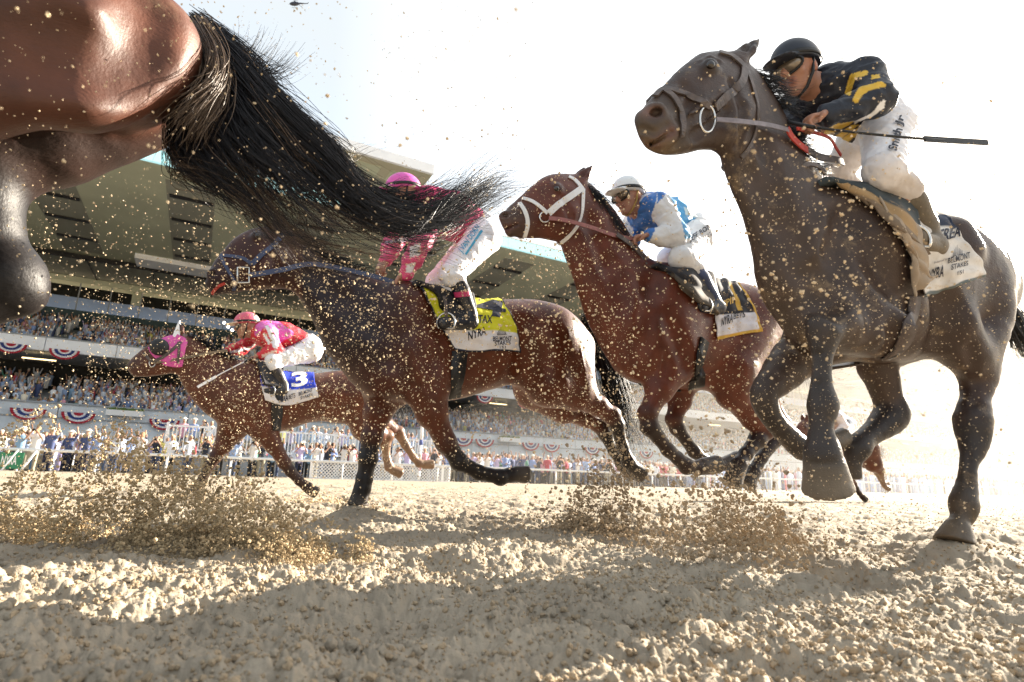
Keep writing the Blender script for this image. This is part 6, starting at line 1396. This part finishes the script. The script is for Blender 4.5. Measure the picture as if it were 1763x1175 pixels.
def spray(n, parts, seed, name, label, m='speck', sub=1):
    """dirt thrown up by a hoof: a low fan of lumps rising from the ground; parts = (base px, py, distance, dir x, dir y(px), spread, count share, size)"""
    g = np.random.default_rng(seed); P = []; Rr = []
    tot = sum(p[-2] for p in parts)
    for (px, py, d, w_, h_, dep, wt, sz) in parts:
        k = int(n*wt/tot); b = np.array(EYE+ray(px, py)*d); sc = d/FPX
        t = g.random(k)**.8; a = g.normal(0, 1, (k, 3)); up = np.abs(g.normal(0, 1, k))*(1-.6*np.abs(t-.35))
        jet = vnoise(t*9, np.abs(a[:, 1])*2.5, seed+3)
        x = (t-.5)*w_*sc + a[:, 0]*.06*w_*sc; z = (up*(.35+1.1*jet))*h_*sc*.55
        y = a[:, 1]*dep; X = b[None] + np.outer(x, np.array(_s)) + np.outer(y, np.array((_s.cross(Vector((0, 0, 1))))))
        X[:, 2] = gheight(X[:, 0], X[:, 1]) + z; P.append(X); Rr.append((.42+.8*sz*g.random(k)**6)*sc)
    P = np.concatenate(P); Rr = np.concatenate(Rr); clods(name, P, Rr, label, M[m], seed+9, sub)
def plume(n, x0, x1, yb, h, d0, d1, dep, label, m, seed, thr=.5, smax=3.0):
    """a hoof's plume: a low torn curtain of dirt growing taller away from the hoof at x0"""
    g = np.random.default_rng(seed); t = g.random(n); s_ = g.random(n)**1.7; z = g.normal(0, .5, n)
    px = x0+(x1-x0)*t; top = h*(.12+.88*np.sin(np.clip(t*1.25, 0, 1.25)*math.pi/2)**1.2)*(.55+.9*vnoise(t*9, z*1.5, seed)); d = d0+(d1-d0)*t + z*dep
    keep = (.6*vnoise(t*14+s_*3, s_*7+z, seed+1)+.4*vnoise(t*40, s_*18+z*3, seed+2)) > thr-.12*(1-s_)+.05*s_+.22*np.clip(1-t*5, 0, 1)+.15*np.clip(t*6-5, 0, 1); t, s_, px, top, d = t[keep], s_[keep], px[keep], top[keep], d[keep]
    b = np.array([(EYE + ray(x, yb)*1.0)[:] for x in px[:1]]); D = ((px-CX)/FPX)[:, None]*np.array(_s2) - ((yb-CY)/FPX)*np.array(_u2)[None] + np.array(_f)[None]
    X = np.array(EYE) + D*d[:, None]; X[:, 2] = gheight(X[:, 0], X[:, 1]) + s_*top*d/FPX
    r = (.38+.8*smax*g.random(len(px))**7)*d/FPX; clods('dirt_spray', X, r, label, m, seed+9, 0)
plume(120000, 640, -60, 985, 185, 1.95, 2.2, .22, 'thick golden plume of dirt bursting up at the lower left', M['gold'], 61, .50, 3.6)
plume(15000, 950, 1090, 890, 135, 3.3, 3.4, .16, 'brown torn plume of dirt behind the hind hoof of horse four', M['clod'], 71, .52, 3.2)
plume(16000, 1390, 1190, 915, 125, 2.6, 2.7, .16, 'brown torn plume of dirt below the hooves of the bright bay horse', M['clod'], 73, .52, 3.6)
spray(3600, [(1040,885,3.4, 170,190, .14, 2, 3.4), (1060,905,3.0, 280,90, .2, 1.5, 3), (960,895,3.3, 240,50, .2, 1, 2.4)], 63, 'dirt_spray', 'brown spray of clods behind the hind hoof of horse four', 'clod', 1)
spray(5000, [(1250,900,2.6, 260,150, .17, 3, 4.2), (1240,930,2.4, 200,110, .16, 2, 3.6), (1390,905,2.6, 240,50, .2, 1, 2.6)], 65, 'dirt_spray', 'brown spray of clods below the hooves of the bright bay horse', 'clod', 1)
spray(1500, [(545,848,5.6, 90,26, .15, 2, 3), (340,848,5.8, 110,40, .2, 2, 3), (620,880,3.8, 70,18, .1, 1, 3)], 67, 'dirt_spray', 'small puffs of dirt at the front hooves of the hooded horse', 'speck', 0)

# ---------------------------------------------------------------- sunlit dust drifting behind the field
def dust():
    S = SDF(); S.ell((48, 24, .5), (40, 17, 7), k=3).ell((90, 32, .5), (60, 28, 13), k=8)
    V, F = S.mesh(1.0, 3); hm = bpy.data.materials.new('sunlit dust'); hm.use_nodes = True; n = hm.node_tree; n.nodes.clear()
    v = n.nodes.new('ShaderNodeVolumePrincipled'); v.inputs['Color'].default_value = (.93, .90, .85, 1); v.inputs['Density'].default_value = .003; v.inputs['Anisotropy'].default_value = .5
    o = n.nodes.new('ShaderNodeOutputMaterial'); n.links.new(v.outputs[0], o.inputs['Volume'])
    ob = mesh_obj('dust', V, F, hm, None, True); tag(ob, 'sunlit dust hanging over the track behind the runners', 'dust', kind='stuff')
dust()
